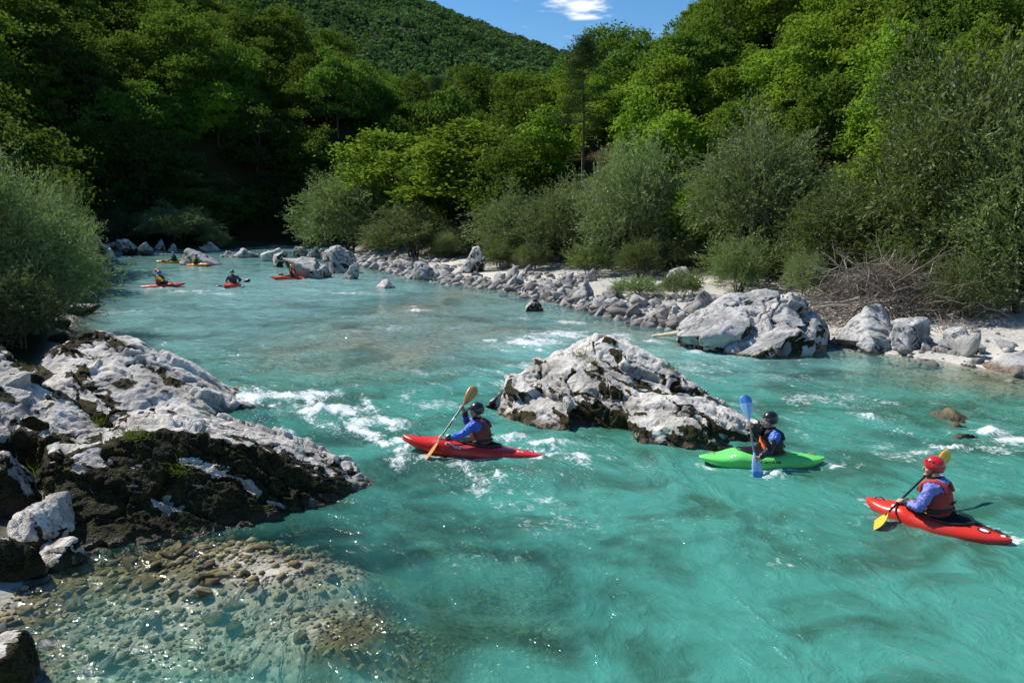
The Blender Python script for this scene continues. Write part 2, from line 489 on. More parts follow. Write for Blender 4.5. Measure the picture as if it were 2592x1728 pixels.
# straightened river coordinates: across and along the current
yy = np.linspace(0, 120, 200)
mid_line = (np.interp(yy, LEFT[1:12, 1], LEFT[1:12, 0]) + np.interp(yy, RIGHT[1:12, 1], RIGHT[1:12, 0])) / 2
mid_line = np.convolve(np.pad(mid_line, 12, mode='edge'), np.ones(25) / 25, 'valid')
ac = X - np.interp(Y, yy, mid_line)
al = Y
fl = np.zeros_like(X)
for fx, fy, rx, ry, a in FOAM:
    fl = np.maximum(fl, a * np.exp(-((X - fx) / rx) ** 2 - ((Y - fy) / ry) ** 2))
wk = wake_field(X, Y)
q = np.stack([ac, al * 0.55, 0 * X], -1)
warp = np.stack([perlin(q / 1.3 + 40), perlin(q / 1.3 + 80), 0 * X], -1)
qs = q + 0.45 * warp
rid = 1 - np.abs(perlin(qs / np.array([0.75, 0.55, 1])))           # wave crests
rid2 = 1 - np.abs(perlin(qs / np.array([0.32, 0.24, 1]) + 11))
big = fbm(q / 2.2 + 5, 3)
calm = smooth(Y, 5, 13) * 0.75 + 0.25
calm = calm * (0.35 + 0.65 * smooth(depth, 0.05, 0.6))
fade = 1 - smooth(Y, 45, 90) * 0.6
z = (0.040 * big + 0.045 * (rid ** 2 - 0.5) + 0.020 * (rid2 ** 2 - 0.5)) * calm * fade
z += fl * (0.06 + 0.16 * np.maximum(0, fbm(q / np.array([0.35, 0.28, 1]) + 2.2, 3)) + 0.07 * perlin(q / 0.13))
foam_n = fbm(qs / np.array([0.30, 0.50, 1]) + 7.7, 4)
foam_a = np.clip(fl * (1.0 + 0.9 * foam_n), 0, 1.3)
# thin streaks of bubbles and painted sparkle carried on the current
lively = 0.25 + 0.75 * smooth(fl, 0.0, 0.25) + 0.55 * smooth(Y, 10, 14) * (1 - smooth(Y, 30, 60))
lively = np.clip(lively * smooth(depth, .05, .35), 0, 1)
halo = np.zeros_like(X)
for fx, fy, rx, ry, a in FOAM:
    halo = np.maximum(halo, a * np.exp(-((X - fx) / (rx * 2.3)) ** 2 - ((Y - fy + 0.4 * ry) / (ry * 2.6)) ** 2))
streak = smooth(fbm(np.stack([(ac + .6 * warp[:, 0]) / 0.40, (al + .6 * warp[:, 1]) / 1.1, 0 * X + 3], -1), 4, 0.6), 0.05, 0.75)
foam_a = np.maximum(foam_a, (0.30 * lively + 0.55 * halo) * streak * smooth(Y, 5.5, 11) + 0.16 * halo)
wn_ = fbm(np.stack([X / 0.16, Y / 0.16, 0 * X + 31], -1), 3)
foam_a = np.maximum(foam_a, np.clip(wk * (0.75 + 1.1 * wn_), 0, 1))
V = np.stack([X, Y, z], -1)
Fq = grid_faces(*shape)
keep = (wh[Fq] < 0.30).any(1)
Fq = Fq[keep]
used = np.unique(Fq); remap = np.full(len(V), -1); remap[used] = np.arange(len(used))
me = np_mesh('river', V[used], remap[Fq])
attr(me, 'depth', depth[used]); attr(me, 'foam', foam_a[used])
sheet = np.stack([(ac + 0.30 * warp[:, 0]), al * 0.6 + 0.25 * warp[:, 1]], -1)
patch_v = 0.8 * fbm(np.stack([(X + 0.5 * Y) / 2.6, (Y - 0.25 * X) / 1.25, 0 * X + 9], -1) + 0.55 * warp, 4, 0.55) + 0.45 * (rid - 0.75)
clar = 0.78 + 0.28 * smooth(X + 0.55 * (Y - 8), -1.5, 3.0)
clar = clar * (1 - 0.55 * np.exp(-((X + 0.1) / 1.9) ** 2 - ((Y - 8.3) / 1.7) ** 2) - 0.5 * np.exp(-((X + 1.7) / 1.2) ** 2 - ((Y - 10.4) / 1.0) ** 2))  # second dip lets the boulder shadow painted on the bed show through
clar = np.where(Y > 15, np.minimum(clar, 0.95), clar)
bub_glint_v = np.clip(0.30 + 0.9 * fbm(np.stack([ac / 1.1, al / 1.6, 0 * X + 22], -1) + warp, 3) + 0.6 * halo, 0, 1.1) * smooth(depth, .1, .5) * (0.72 + 0.28 * smooth(Y, 8.5, 12)) * (0.35 + 0.65 * smooth(X + 0.4 * (Y - 8), -2.5, 0.5) + 0.65 * smooth(Y, 11, 13)).clip(0, 1)
attr(me, 'bubble_glint', bub_glint_v[used])  # density of bubbles and painted sparkle
attr(me, 'clar', clar[used]); attr(me, 'up', (smooth(Y, 16, 26) * (1 - 0.5 * smooth(Y, 45, 70)))[used])
attr(me, 'across', sheet[used, 0]); attr(me, 'along', sheet[used, 1]); attr(me, 'patch', patch_v[used])

def water_material():
    m = NT('turquoise river water')
    d = m.attr('depth'); fo = m.attr('foam'); patch = m.attr('patch')
    cmb = m.n('CombineXYZ'); m.t.links.new(m.attr('across'), cmb.inputs[0]); m.t.links.new(m.attr('along'), cmb.inputs[1])
    fc = cmb.outputs[0]
    r1 = m.noise(m.mapv(fc, (3.6, 5.4, 1)), 1.0, 4, 0.60, 0.6)
    nrm = m.bump(r1, 1.0, 0.085)
    nmix = m.n('Mix', data_type='VECTOR'); nmix.inputs[0].default_value = 0.55
    geo = m.n('NewGeometry'); m.t.links.new(geo.outputs['Normal'], nmix.inputs[4]); m.t.links.new(nrm, nmix.inputs[5])
    nrm_b = nmix.outputs[1]
    # turbid body: the milky water hides its bed with depth
    k = m.math('MULTIPLY', m.math('MULTIPLY', d, m.attr('clar')), m.math('ADD', 1.05, m.math('MULTIPLY', patch, 0.75)))
    turb = m.math('SUBTRACT', 1.0, m.math('POWER', 2.718, m.math('MULTIPLY', k, -1.15)))
    turb = m.math('MINIMUM', turb, 0.86)
    tr = m.math('POWER', 2.718, m.math('MULTIPLY', d, -0.75))
    tg = m.math('POWER', 2.718, m.math('MULTIPLY', d, -0.10))
    tb = m.math('POWER', 2.718, m.math('MULTIPLY', d, -0.14))
    tc = m.n('CombineXYZ'); m.t.links.new(tr, tc.inputs[0]); m.t.links.new(tg, tc.inputs[1]); m.t.links.new(tb, tc.inputs[2])
    transp = m.n('BsdfTransparent'); m.t.links.new(tc.outputs[0], transp.inputs[0])
    deepc = m.mix(m.ramp(patch, -0.45, 0.35), (0.046, 0.155, 0.108), (0.066, 0.285, 0.225))
    milky = m.mix(m.ramp(r1, 0.50, 0.78, 0.0, 0.42), deepc, (0.13, 0.42, 0.37))
    milky = m.mix(m.attr('up'), milky, m.mix(0.75, milky, (0.34, 0.61, 0.60)))  # paler upstream: sky reflection put into the water's body colour
    body = m.n('BsdfDiffuse'); m.t.links.new(milky, body.inputs[0]); m.t.links.new(nrm_b, body.inputs['Normal'])
    mx = m.n('MixShader'); m.t.links.new(turb, mx.inputs[0]); m.t.links.new(transp.outputs[0], mx.inputs[1]); m.t.links.new(body.outputs[0], mx.inputs[2])
    # foam
    f1 = m.noise(m.mapv(fc, (9, 13, 1)), 1.0, 5, 0.72, 1.0)
    thr = m.math('ADD', m.math('MULTIPLY', fo, 0.50), f1)
    fmask = m.math('MULTIPLY', m.ramp(thr, 0.64, 0.98), m.ramp(fo, 0.03, 0.20))
    # white specks: bubbles, and sun sparkle painted in, on the lively parts
    bub_glint = m.noise(m.mapv(fc, (26, 34, 1)), 1.0, 1, 0.5)
    glint_mask = m.ramp(m.math('ADD', bub_glint, m.math('MULTIPLY', m.attr('bubble_glint'), 0.16)), 0.80, 0.88)
    fmask = m.math('MAXIMUM', fmask, m.math('MULTIPLY', glint_mask, 0.6))
    foamb = m.n('BsdfDiffuse', Color=(0.80, 0.84, 0.84, 1))
    mf = m.n('MixShader'); m.t.links.new(m.math('MULTIPLY', fmask, 0.92), mf.inputs[0]); m.t.links.new(mx.outputs[0], mf.inputs[1]); m.t.links.new(foamb.outputs[0], mf.inputs[2])
    # reflection
    fr = m.n('Fresnel', IOR=1.333); m.t.links.new(nrm_b, fr.inputs['Normal'])
    gl = m.n('BsdfGlossy', Roughness=0.055); m.t.links.new(nrm, gl.inputs['Normal'])
    fin = m.n('MixShader'); m.t.links.new(fr.outputs[0], fin.inputs[0]); m.t.links.new(mf.outputs[0], fin.inputs[1]); m.t.links.new(gl.outputs[0], fin.inputs[2])
    return m.done(fin.outputs[0])

river = tag(add('river', me, water_material()), kind='structure')
# ------------------------------------------------------------------ boulders
def remesh(me, voxel, smooth_it=0, smooth_fac=0.5):
    o = bpy.data.objects.new('bench', me); COL.objects.link(o)
    md = o.modifiers.new('r', 'REMESH'); md.mode = 'VOXEL'; md.voxel_size = voxel; md.adaptivity = 0
    if smooth_it:
        ms = o.modifiers.new('s', 'SMOOTH'); ms.factor = smooth_fac; ms.iterations = smooth_it
    dg = bpy.context.evaluated_depsgraph_get()
    out = bpy.data.meshes.new_from_object(o.evaluated_get(dg))
    bpy.data.objects.remove(o); bpy.data.meshes.remove(me)
    return out

def get_v(me):
    v = np.empty(len(me.vertices) * 3, np.float32); me.vertices.foreach_get('co', v); return v.reshape(-1, 3).astype(float)
def get_n(me):
    n = np.empty(len(me.vertices) * 3, np.float32); me.vertex_normals.foreach_get('vector', n); return n.reshape(-1, 3).astype(float)
def set_v(me, v):
    me.vertices.foreach_set('co', np.ascontiguousarray(v, np.float32).ravel()); me.update()

def rock_material(name, light, grey, stain, spot=0.5, mossy=((0.020, 0.016, 0.009), (0.060, 0.050, 0.013))):
    m = NT(name); co = m.coord()
    moss = m.attr('moss'); crack = m.attr('crack'); wet = m.attr('wet'); tone = m.attr('tone')
    n2 = m.noise(co, 7.0, 5, 0.68)
    n3 = m.noise(co, 34.0, 2, 0.6)
    c = m.mix(m.ramp(m.math('ADD', tone, m.math('MULTIPLY', m.math('SUBTRACT', n2, 0.5), 1.2)), -0.35, 0.40), grey, light)
    c = m.mix(m.ramp(n2, 0.62 - 0.06 * spot, 0.70, 0.0, 0.85 * min(1, spot * 1.4)), c, (0.055, 0.050, 0.043))
    c = m.mix(m.math('MULTIPLY', crack, 0.92), c, (0.030, 0.027, 0.022))
    mo = m.ramp(m.math('ADD', moss, m.math('MULTIPLY', m.math('SUBTRACT', n2, 0.5), 1.9)), 0.42, 0.60)
    mc = m.mix(m.ramp(m.math('ADD', m.math('MULTIPLY', n3, 0.5), m.math('MULTIPLY', n2, 0.5)), 0.42, 0.60), mossy[0], mossy[1])
    c = m.mix(mo, c, mc)
    c = m.mix(m.math('MULTIPLY', wet, 0.85), c, m.mix(m.ramp(n2, 0.4, 0.6), stain, (0.045, 0.036, 0.022)))
    h = m.math('ADD', n2, m.math('MULTIPLY', n3, m.math('ADD', 0.18, m.math('MULTIPLY', mo, 0.5))))
    b = m.n('BsdfPrincipled', Roughness=0.85)
    b.inputs['Specular IOR Level'].default_value = 0.25
    m.t.links.new(c, b.inputs['Base Color'])
    m.t.links.new(m.math('SUBTRACT', 0.9, m.math('MULTIPLY', wet, 0.55)), b.inputs['Roughness'])
    m.t.links.new(m.bump(h, 1.0, 0.07), b.inputs['Normal'])
    return m.done(b.outputs[0])

ROCK_WHITE = rock_material('weathered white limestone', (0.64, 0.60, 0.545), (0.36, 0.335, 0.30), (0.16, 0.10, 0.05), 0.55)
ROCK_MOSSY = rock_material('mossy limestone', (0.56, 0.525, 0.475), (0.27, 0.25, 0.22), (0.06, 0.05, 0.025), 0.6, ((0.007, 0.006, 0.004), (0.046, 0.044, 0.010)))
ROCK_GREY = rock_material('pale grey limestone', (0.49, 0.475, 0.45), (0.25, 0.245, 0.235), (0.26, 0.15, 0.07), 0.45)
ROCK_BED = rock_material('algae stained river stone', (0.34, 0.29, 0.16), (0.15, 0.12, 0.055), (0.105, 0.085, 0.045), 0.2)
ROCK_COBBLE = rock_material('river cobble', (0.50, 0.485, 0.45), (0.22, 0.215, 0.205), (0.30, 0.18, 0.09), 0.1)

def facets(p, rs, size, tilt):
    """angular breaks: every cell of broken rock has its own tilted face"""
    lo, hi = p.min(0), p.max(0)
    n = int(np.clip(np.prod(np.maximum(hi - lo, size)) / size ** 3 * 0.9, 6, 260))
    c = lo + (hi - lo) * rs.rand(n, 3)
    idx = np.empty(len(p), int)
    for a0 in range(0, len(p), 8000):
        d = ((p[a0:a0 + 8000, None, :] - c[None]) ** 2).sum(-1); idx[a0:a0 + 8000] = d.argmin(1)
    tv = rs.normal(size=(n, 3)) * tilt
    return ((p - c[idx]) * tv[idx]).sum(1) + rs.normal(size=n)[idx] * tilt * size * 0.22

def weather(me, seed, big=0.10, small=0.03, crack=0.07, strata=(0.6, -0.2, -0.75), stretch=4.0, moss=0.1, moss_dir=(0, -1, -0.3), moss_k=0.45,
            base_z=0.0, wet_h=0.16, origin=(0, 0, 0), pits=0.02, cdens=1.0, facet=0.30, fsize=0.8, zmoss=0.0, mscale=0.36):
    V = get_v(me); N = get_n(me); o = np.array(origin)
    rs = np.random.RandomState(int(seed * 10) + 3)
    s = np.array(strata, float); s /= np.linalg.norm(s)
    p = V + seed * 13.7
    along = (p @ s)[:, None] * s
    q = p - along + along / stretch              # long along the strata direction
    sc = fsize / 0.8
    w = 0.18 * sc * np.stack([perlin(p / (0.5 * sc)), perlin(p / (0.5 * sc) + 31), perlin(p / (0.5 * sc) + 57)], -1)
    f1 = facets(q + w * 0.5, rs, fsize, facet * 0.55) + 0.6 * facets(q + w * 0.5, rs, fsize * 0.42, facet * 0.55)
    b1 = perlin(p / (1.3 * sc)); b2 = fbm(p / (0.30 * sc), 4, 0.55)
    rg = 0.55 - np.abs(perlin((q + w) / (0.24 * sc) + 14))
    c1 = np.abs(perlin((q + w) / (0.62 * sc / cdens))); c2 = np.abs(perlin((q + w) / (0.27 * sc / cdens) + 40)); c3 = fbm((q + w) / (0.9 * sc) + 70, 2)
    ck = np.clip((1 - smooth(c1, 0.0, 0.075)) * smooth(c3, -0.25, 0.15) + 0.8 * (1 - smooth(c2, 0.0, 0.08)) * smooth(c3, 0.0, 0.35), 0, 1)
    pit = smooth(fbm(q / (0.13 * sc) + 5, 2), 0.38, 0.66) * smooth(fbm(p / (0.7 * sc) + 45, 2), -0.2, 0.3)
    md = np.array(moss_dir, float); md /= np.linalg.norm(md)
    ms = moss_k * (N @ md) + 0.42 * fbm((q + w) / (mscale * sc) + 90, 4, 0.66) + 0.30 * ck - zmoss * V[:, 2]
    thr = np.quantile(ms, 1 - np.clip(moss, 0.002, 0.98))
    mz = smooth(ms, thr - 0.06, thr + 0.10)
    disp = big * b1 + f1 + small * (b2 + 0.9 * rg) - crack * ck - pits * pit + 0.020 * sc * mz * (1 + 0.9 * fbm(p / (0.09 * sc), 2))
    lim = 0.35 * fsize
    disp = np.clip(disp, -lim, lim)
    V2 = V + N * disp[:, None]
    set_v(me, V2)
    z = V2[:, 2] + o[2] - base_z
    wt = 1 - smooth(z + 0.06 * fbm(p / 0.4 + 3, 2), wet_h * 0.25, wet_h)
    attr(me, 'moss', mz); attr(me, 'crack', np.clip(ck * 0.9 + pit * 0.6, 0, 1)); attr(me, 'wet', wt)
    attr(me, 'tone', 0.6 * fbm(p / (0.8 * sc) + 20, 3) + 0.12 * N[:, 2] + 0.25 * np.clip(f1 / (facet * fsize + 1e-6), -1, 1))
    return me

def hull_mesh(hulls, origin):
    bm = bmesh.new()
    for pts in hulls:
        vs_ = [bm.verts.new(Vector(p) - Vector(origin)) for p in pts]
        r = bmesh.ops.convex_hull(bm, input=vs_)
        junk = set(g for g in r['geom_interior'] + r['geom_unused'] if isinstance(g, bmesh.types.BMVert))
        bmesh.ops.delete(bm, geom=list(junk), context='VERTS')
    me = bpy.data.meshes.new('hull'); bm.to_mesh(me); bm.free()
    return me

def big_rock(name, label, hulls, mat, voxel, seed, soft=3, cat='boulder', **kw):
    allp = np.array([list(p) for h in hulls for p in h])
    o = (allp[:, 0].mean(), allp[:, 1].mean(), 0.0)
    me = remesh(hull_mesh(hulls, o), voxel, soft)
    weather(me, seed, origin=o, **kw)
    me.polygons.foreach_set('use_smooth', np.ones(len(me.polygons), bool))
    ob = add(name, me, mat); ob.location = o
    me.name = name
    return tag(ob, label, cat)

def base_pts(pts, dz=-0.7, spread=0.0):
    c = np.mean([list(p) for p in pts], axis=0)
    return [Vector((p[0] + (p[0] - c[0]) * spread, p[1] + (p[1] - c[1]) * spread, dz)) for p in pts]

# central rock in midstream
top = [A(1520, 850, 15.9), A(1478, 866, 16.0), A(1545, 862, 15.5), A(1600, 880, 15.5), A(1700, 935, 15.0), A(1790, 995, 14.5), A(1880, 1060, 14.1)]
midl = [A(1400, 912, 15.8), A(1345, 925, 15.9), A(1300, 965, 15.6)]
front = [P(1240, 1030), P(1300, 1085), P(1440, 1110), P(1600, 1132)]
back = [Vector((1.0, 17.6, 0)), Vector((3.2, 17.4, 0)), Vector((5.0, 15.6, 0)), Vector((-0.2, 17.0, 0))]
h1 = top + midl + [A(1470, 1010, 14.4), A(1620, 1040, 13.9), A(1330, 1010, 14.9)] + base_pts([A(1400, 1095, 14.2), P(1700, 1080), P(1870, 1100)]) + base_pts(back) + [Vector((2.2, 17.2, 0.5))]
h2 = [A(1218, 1030, 15.7), A(1235, 1000, 15.6), A(1300, 965, 15.5), A(1380, 960, 15.0), A(1440, 1010, 14.4), A(1440, 1070, 13.9), A(1330, 1075, 14.3), A(1260, 1060, 14.9)] + base_pts([P(1225, 1045), P(1330, 1098), P(1450, 1112), P(1500, 1040)], -0.6)
h3 = [A(1560, 1000, 14.3), A(1640, 1000, 14.2), A(1730, 1010, 13.9), A(1800, 1015, 14.2), A(1885, 1055, 14.1), A(1950, 1095, 14.0), A(1925, 1090, 13.5), A(1750, 1075, 13.0), A(1620, 1085, 13.2), A(1600, 1110, 13.2)] + base_pts([P(1640, 1140), P(1760, 1150), P(1880, 1146), P(1950, 1115), P(1700, 1060)], -0.6)
h4 = [A(1345, 918, 15.9), A(1360, 910, 16.0), A(1390, 925, 15.8), A(1350, 950, 15.5), A(1330, 955, 15.7), A(1395, 950, 15.4)]
big_rock('midstream_boulder', 'large white pitted boulder with dark moss streaks in midstream', [h1, h2, h3, h4], ROCK_WHITE, 0.034, 1.0, 1,
         big=0.08, small=0.035, crack=0.09, strata=(0.72, -0.35, -0.60), stretch=5, moss=0.55, moss_dir=(0.25, -0.55, -0.75), moss_k=0.34, pits=0.035, wet_h=0.20, facet=0.24, fsize=0.7, zmoss=0.16)

# left group
h1 = [A(300, 1068, 11.3), A(400, 1034, 11.6), A(470, 1024, 11.8), A(560, 1050, 11.9), A(640, 1078, 11.9), A(760, 1108, 11.9), A(835, 1135, 11.8), A(905, 1190, 11.5), A(985, 1238, 11.3), A(940, 1225, 11.0),
      A(330, 1100, 9.95), A(460, 1088, 10.15), A(640, 1128, 10.35), A(790, 1192, 10.5), A(880, 1232, 10.75), A(300, 1250, 9.35), A(600, 1260, 9.75)] + \
     base_pts([P(205, 1400), P(350, 1400), P(520, 1380), P(750, 1322), P(900, 1285), P(1000, 1255), P(850, 1150), P(400, 1050)], -0.35)
h2 = [A(95, 1105, 10.4), A(125, 1085, 10.6), A(200, 1080, 10.9), A(320, 1085, 10.9), A(330, 1110, 9.9), A(130, 1150, 9.7), A(200, 1160, 9.6), A(110, 1230, 9.6), A(300, 1250, 9.3), A(200, 1300, 9.2), A(400, 1300, 9.3)] + base_pts([P(170, 1340), P(195, 1405), P(420, 1390), P(400, 1150), P(100, 1200)], -0.35)
h3 = [A(125, 1150, 9.85), A(180, 1130, 9.95), A(215, 1140, 9.9), A(190, 1240, 9.7), A(140, 1230, 9.75), A(200, 1180, 9.6), A(150, 1260, 9.6)]
h4 = [A(310, 1050, 11.0), A(380, 1035, 11.1), A(450, 1040, 11.0), A(430, 1095, 10.6), A(330, 1095, 10.6), A(350, 1060, 10.7)]
big_rock('mossy_boulder', 'long wedge shaped boulder, its shaded front covered in dark moss', [h1, h2, h3, h4], ROCK_MOSSY, 0.030, 2.0, 1,
         big=0.06, small=0.035, crack=0.08, strata=(0.85, 0.1, -0.5), stretch=4, moss=0.58, mscale=0.5, moss_dir=(0.1, -0.85, -0.45), moss_k=0.60, pits=0.03, facet=0.22, fsize=0.6)
h1 = [A(150, 880, 16.0), A(210, 845, 16.4), A(262, 836, 16.5), A(345, 855, 16.6), A(450, 920, 16.4), A(560, 1000, 16.0), A(645, 1040, 15.7), A(110, 910, 15.4), A(120, 990, 14.4),
      A(300, 950, 14.9), A(480, 1010, 14.8)] + base_pts([Vector((-10.5, 13.2, 0)), Vector((-6.6, 13.6, 0)), P(655, 1048), Vector((-6.2, 17.5, 0)), Vector((-10.5, 18.4, 0)), Vector((-11.5, 16, 0))], -0.5)
big_rock('white_boulder', 'white boulder with mossy seams behind the wedge shaped one', [h1], ROCK_WHITE, 0.036, 3.0, 1,
         big=0.09, small=0.035, crack=0.09, strata=(0.75, 0.0, -0.65), stretch=4, moss=0.38, mscale=0.6, moss_dir=(-0.5, -0.5, -0.3), moss_k=0.28, pits=0.03, facet=0.22, fsize=0.8)
h1 = [A(0, 868, 13.4), A(-110, 830, 13.6), A(60, 915, 13.2), A(130, 970, 12.9), A(250, 1085, 12.2), A(215, 1110, 11.6), A(100, 1110, 11.2), A(-60, 1060, 11.3), A(-160, 1050, 11.6), A(-150, 880, 14.4)] + \
     base_pts([Vector((-10.5, 10.8, 0)), Vector((-7.2, 11.2, 0)), Vector((-7.0, 12.4, 0)), Vector((-8.8, 14.0, 0)), Vector((-12.0, 14.5, 0))], -0.3)
big_rock('slanting_slab', 'slanting grey slab with moss at the left edge', [h1], ROCK_MOSSY, 0.034, 4.0, 1,
         big=0.08, small=0.035, crack=0.08, strata=(0.7, 0.0, -0.7), stretch=4, moss=0.50, mscale=0.6, moss_dir=(0.2, -0.7, -0.6), moss_k=0.40, pits=0.03, facet=0.22, fsize=0.7)

# boulders on the right bank
k1 = [A(1706, 850, 22.6), A(1716, 822, 23.0), A(1765, 790, 23.4), A(1830, 768, 23.8), A(1895, 790, 23.0), A(1900, 825, 22.2), A(1870, 850, 21.8), A(1800, 850, 21.8)] + base_pts([P(1706, 865), P(1760, 882), P(1850, 890), P(1900, 860), P(1800, 800)], -0.6)
k2 = [A(1780, 790, 24.2), A(1850, 748, 24.9), A(1895, 738, 25.2), A(1950, 734, 25.3), A(1968, 745, 25.0), A(1900, 790, 23.6), A(1960, 790, 23.6), A(1830, 830, 23.2), A(1980, 840, 22.8)] + base_pts([P(1790, 830), P(1960, 850), Vector((9.5, 26, 0)), Vector((7.2, 25.5, 0))], -0.4)
k3 = [A(1938, 800, 23.0), A(1965, 757, 23.5), A(2000, 744, 23.7), A(2032, 757, 23.8), A(2042, 800, 23.2), A(1990, 815, 22.5), A(1935, 812, 22.8), A(2040, 830, 22.5)] + base_pts([P(1940, 860), P(2050, 860), Vector((9.8, 24.4, 0))], -0.4)
k4 = [A(1992, 808, 22.3), A(1950, 818, 22.5), A(1838, 884, 21.9), A(1860, 892, 21.4), A(1912, 898, 20.9), A(2022, 832, 21.5), A(2045, 840, 21.8), A(2060, 890, 21.3)] + base_pts([P(1835, 890), P(1912, 908), P(2060, 908), P(2060, 850), P(1900, 850)], -0.5)
k5 = [A(2036, 795, 23.6), A(2056, 782, 23.9), A(2080, 812, 23.6), A(2094, 845, 23.2), A(2094, 880, 22.7), A(2060, 830, 22.8), A(2050, 880, 22.0)] + base_pts([P(2050, 905), P(2092, 892), Vector((10.8, 24.6, 0))], -0.5)
k6 = [A(2010, 760, 23.9), A(2034, 757, 24.0), A(2044, 775, 23.9), A(2036, 800, 23.6), A(2012, 795, 23.6), A(2030, 775, 24.4)]
big_rock('split_boulder', 'largest grey boulder on the right bank, split into angular blocks', [k1, k2, k3, k4, k5, k6], ROCK_GREY, 0.045, 5.0, 0,
         big=0.04, small=0.022, crack=0.06, strata=(0.8, 0.1, 0.55), stretch=4, moss=0.22, moss_dir=(0.6, -0.65, -0.45), moss_k=0.42, pits=0.012, cdens=0.7, facet=0.26, fsize=0.9)  # real moss, spread further to paint shade on faces turned from the sun
k1 = [A(2192, 772, 24.0), A(2225, 778, 24.4), A(2160, 800, 23.7), A(2108, 858, 23.0), A(2200, 865, 22.2), A(2265, 862, 22.6), A(2250, 810, 24.2)] + base_pts([P(2104, 868), P(2200, 876), P(2275, 874), Vector((12.5, 25, 0)), Vector((10.9, 24.5, 0))], -0.4)
big_rock('pointed_boulder', 'pointed grey boulder beneath the branch pile', [k1], ROCK_GREY, 0.05, 6.0, 0, big=0.05, small=0.025, crack=0.04, moss=0.04, facet=0.18, strata=(0.7, 0, -0.7), pits=0.012)
k1 = [A(2505, 930, 19.6), A(2530, 900, 19.8), A(2592, 885, 20.0), A(2700, 880, 20.0), A(2740, 930, 19.4), A(2600, 930, 19.1)] + base_pts([P(2508, 940), P(2600, 955), P(2740, 955), Vector((15.5, 21, 0)), Vector((13.4, 20.6, 0))], -0.3)
big_rock('grey_boulder', 'smooth grey boulder at the right edge of the shallow shore', [k1], ROCK_GREY, 0.045, 7.0, 1, big=0.05, small=0.02, crack=0.03, moss=0.03, pits=0.01, wet_h=0.3, facet=0.14)
k1 = [A(1738, 674, 36.5), A(1700, 685, 36.4), A(1645, 748, 35.5), A(1690, 750, 34.8), A(1738, 705, 36.0), A(1745, 690, 37), A(1755, 745, 35.2)] + base_pts([A(1640, 760, 35.5), A(1690, 765, 34.5), A(1760, 755, 35), Vector((10.2, 38, 0)), Vector((7.6, 37, 0))], 0.0)
big_rock('sharp_slab', 'sharp pale slab standing behind two shrubs on the gravel bar', [k1], ROCK_GREY, 0.07, 8.0, 0, big=0.05, small=0.025, crack=0.03, moss=0.04, pits=0.01, base_z=0.3, facet=0.14, fsize=1.0)

# boulders given by their outline box in the photograph
_ico = {}
def ico(level):
    if level not in _ico:
        bm = bmesh.new(); bmesh.ops.create_icosphere(bm, subdivisions=level, radius=1.0)
        V = np.array([v.co[:] for v in bm.verts]); F = np.array([[v.index for v in f.verts] for f in bm.faces]); bm.free()
        _ico[level] = (V, F)
    return _ico[level]

def polytope(rs, D, planes=16, k=9, flat=0.7):
    """rounded random polyhedron: radius per direction"""
    n = unit(rs.normal(size=(planes, 3))); d = 0.72 + 0.36 * rs.rand(planes)
    t = np.maximum(D @ n.T, 1e-3) / d
    r = 1 / ((t ** k).sum(1) ** (1 / k))
    return D * r[:, None]

def bbox_rock(u0, v0, u1, v1, label, seed, mat=None, name='boulder', zb=None, ztop_=None, deep=0.8, level=5, peak=0.0, **kw):
    """boulder filling a box of the photograph, standing on the land or in the water"""
    mat = mat or ROCK_GREY
    rs = np.random.RandomState(seed + 200)
    if zb is None:
        zb = 0.0
        for _ in range(8):
            b = P((u0 + u1) / 2, v1, zb); zb = 0.5 * zb + 0.5 * max(H1(b.x, b.y), 0.0)
    b = P((u0 + u1) / 2, v1, zb)
    w = (A(u1, v1, b.y) - A(u0, v1, b.y)).length
    dep = w * deep / 2
    Y = b.y + dep * 0.75
    ztop = A((u0 + u1) / 2, v0, Y).z if ztop_ is None else ztop_
    w *= Y / b.y
    V, F = ico(level)
    U = polytope(rs, V, 13, 14)
    ext = U.max(0) - U.min(0); U = (U - (U.max(0) + U.min(0)) / 2) / ext * 2
    hz = max(ztop - zb, 0.15 * w)
    wide = 1 + 0.22 * np.clip(-U[:, 2:3], -0.6, 0.6)
    U[:, :2] *= wide
    U[:, 0] /= (U[:, 0].max() - U[:, 0].min()) / 2
    below = 0.45 * hz + 0.12
    U = U * np.array([w / 2, dep, (hz + below) / 2]) + np.array([0, 0, (hz - below) / 2])
    U[:, 0] += peak * w * np.clip(U[:, 2] / hz, 0, 1) * 0.5
    me = np_mesh(name, U, F)
    sc = min(max(w / 3.0, hz / 2.0), 1.3)
    o = (A((u0 + u1) / 2, v1, b.y).x * Y / b.y, Y, zb)
    args = dict(big=0.05 * sc, small=0.030 * sc, crack=0.05 * sc, moss=0.07, pits=0.012 * sc, base_z=zb, wet_h=0.14, moss_dir=(0.3, -0.6, -0.6), facet=0.20, fsize=0.8 * sc)
    args.update(kw)
    weather(me, seed * 1.7, origin=o, **args)
    ob = add(name, me, mat); ob.location = o
    return tag(ob, label, 'boulder')

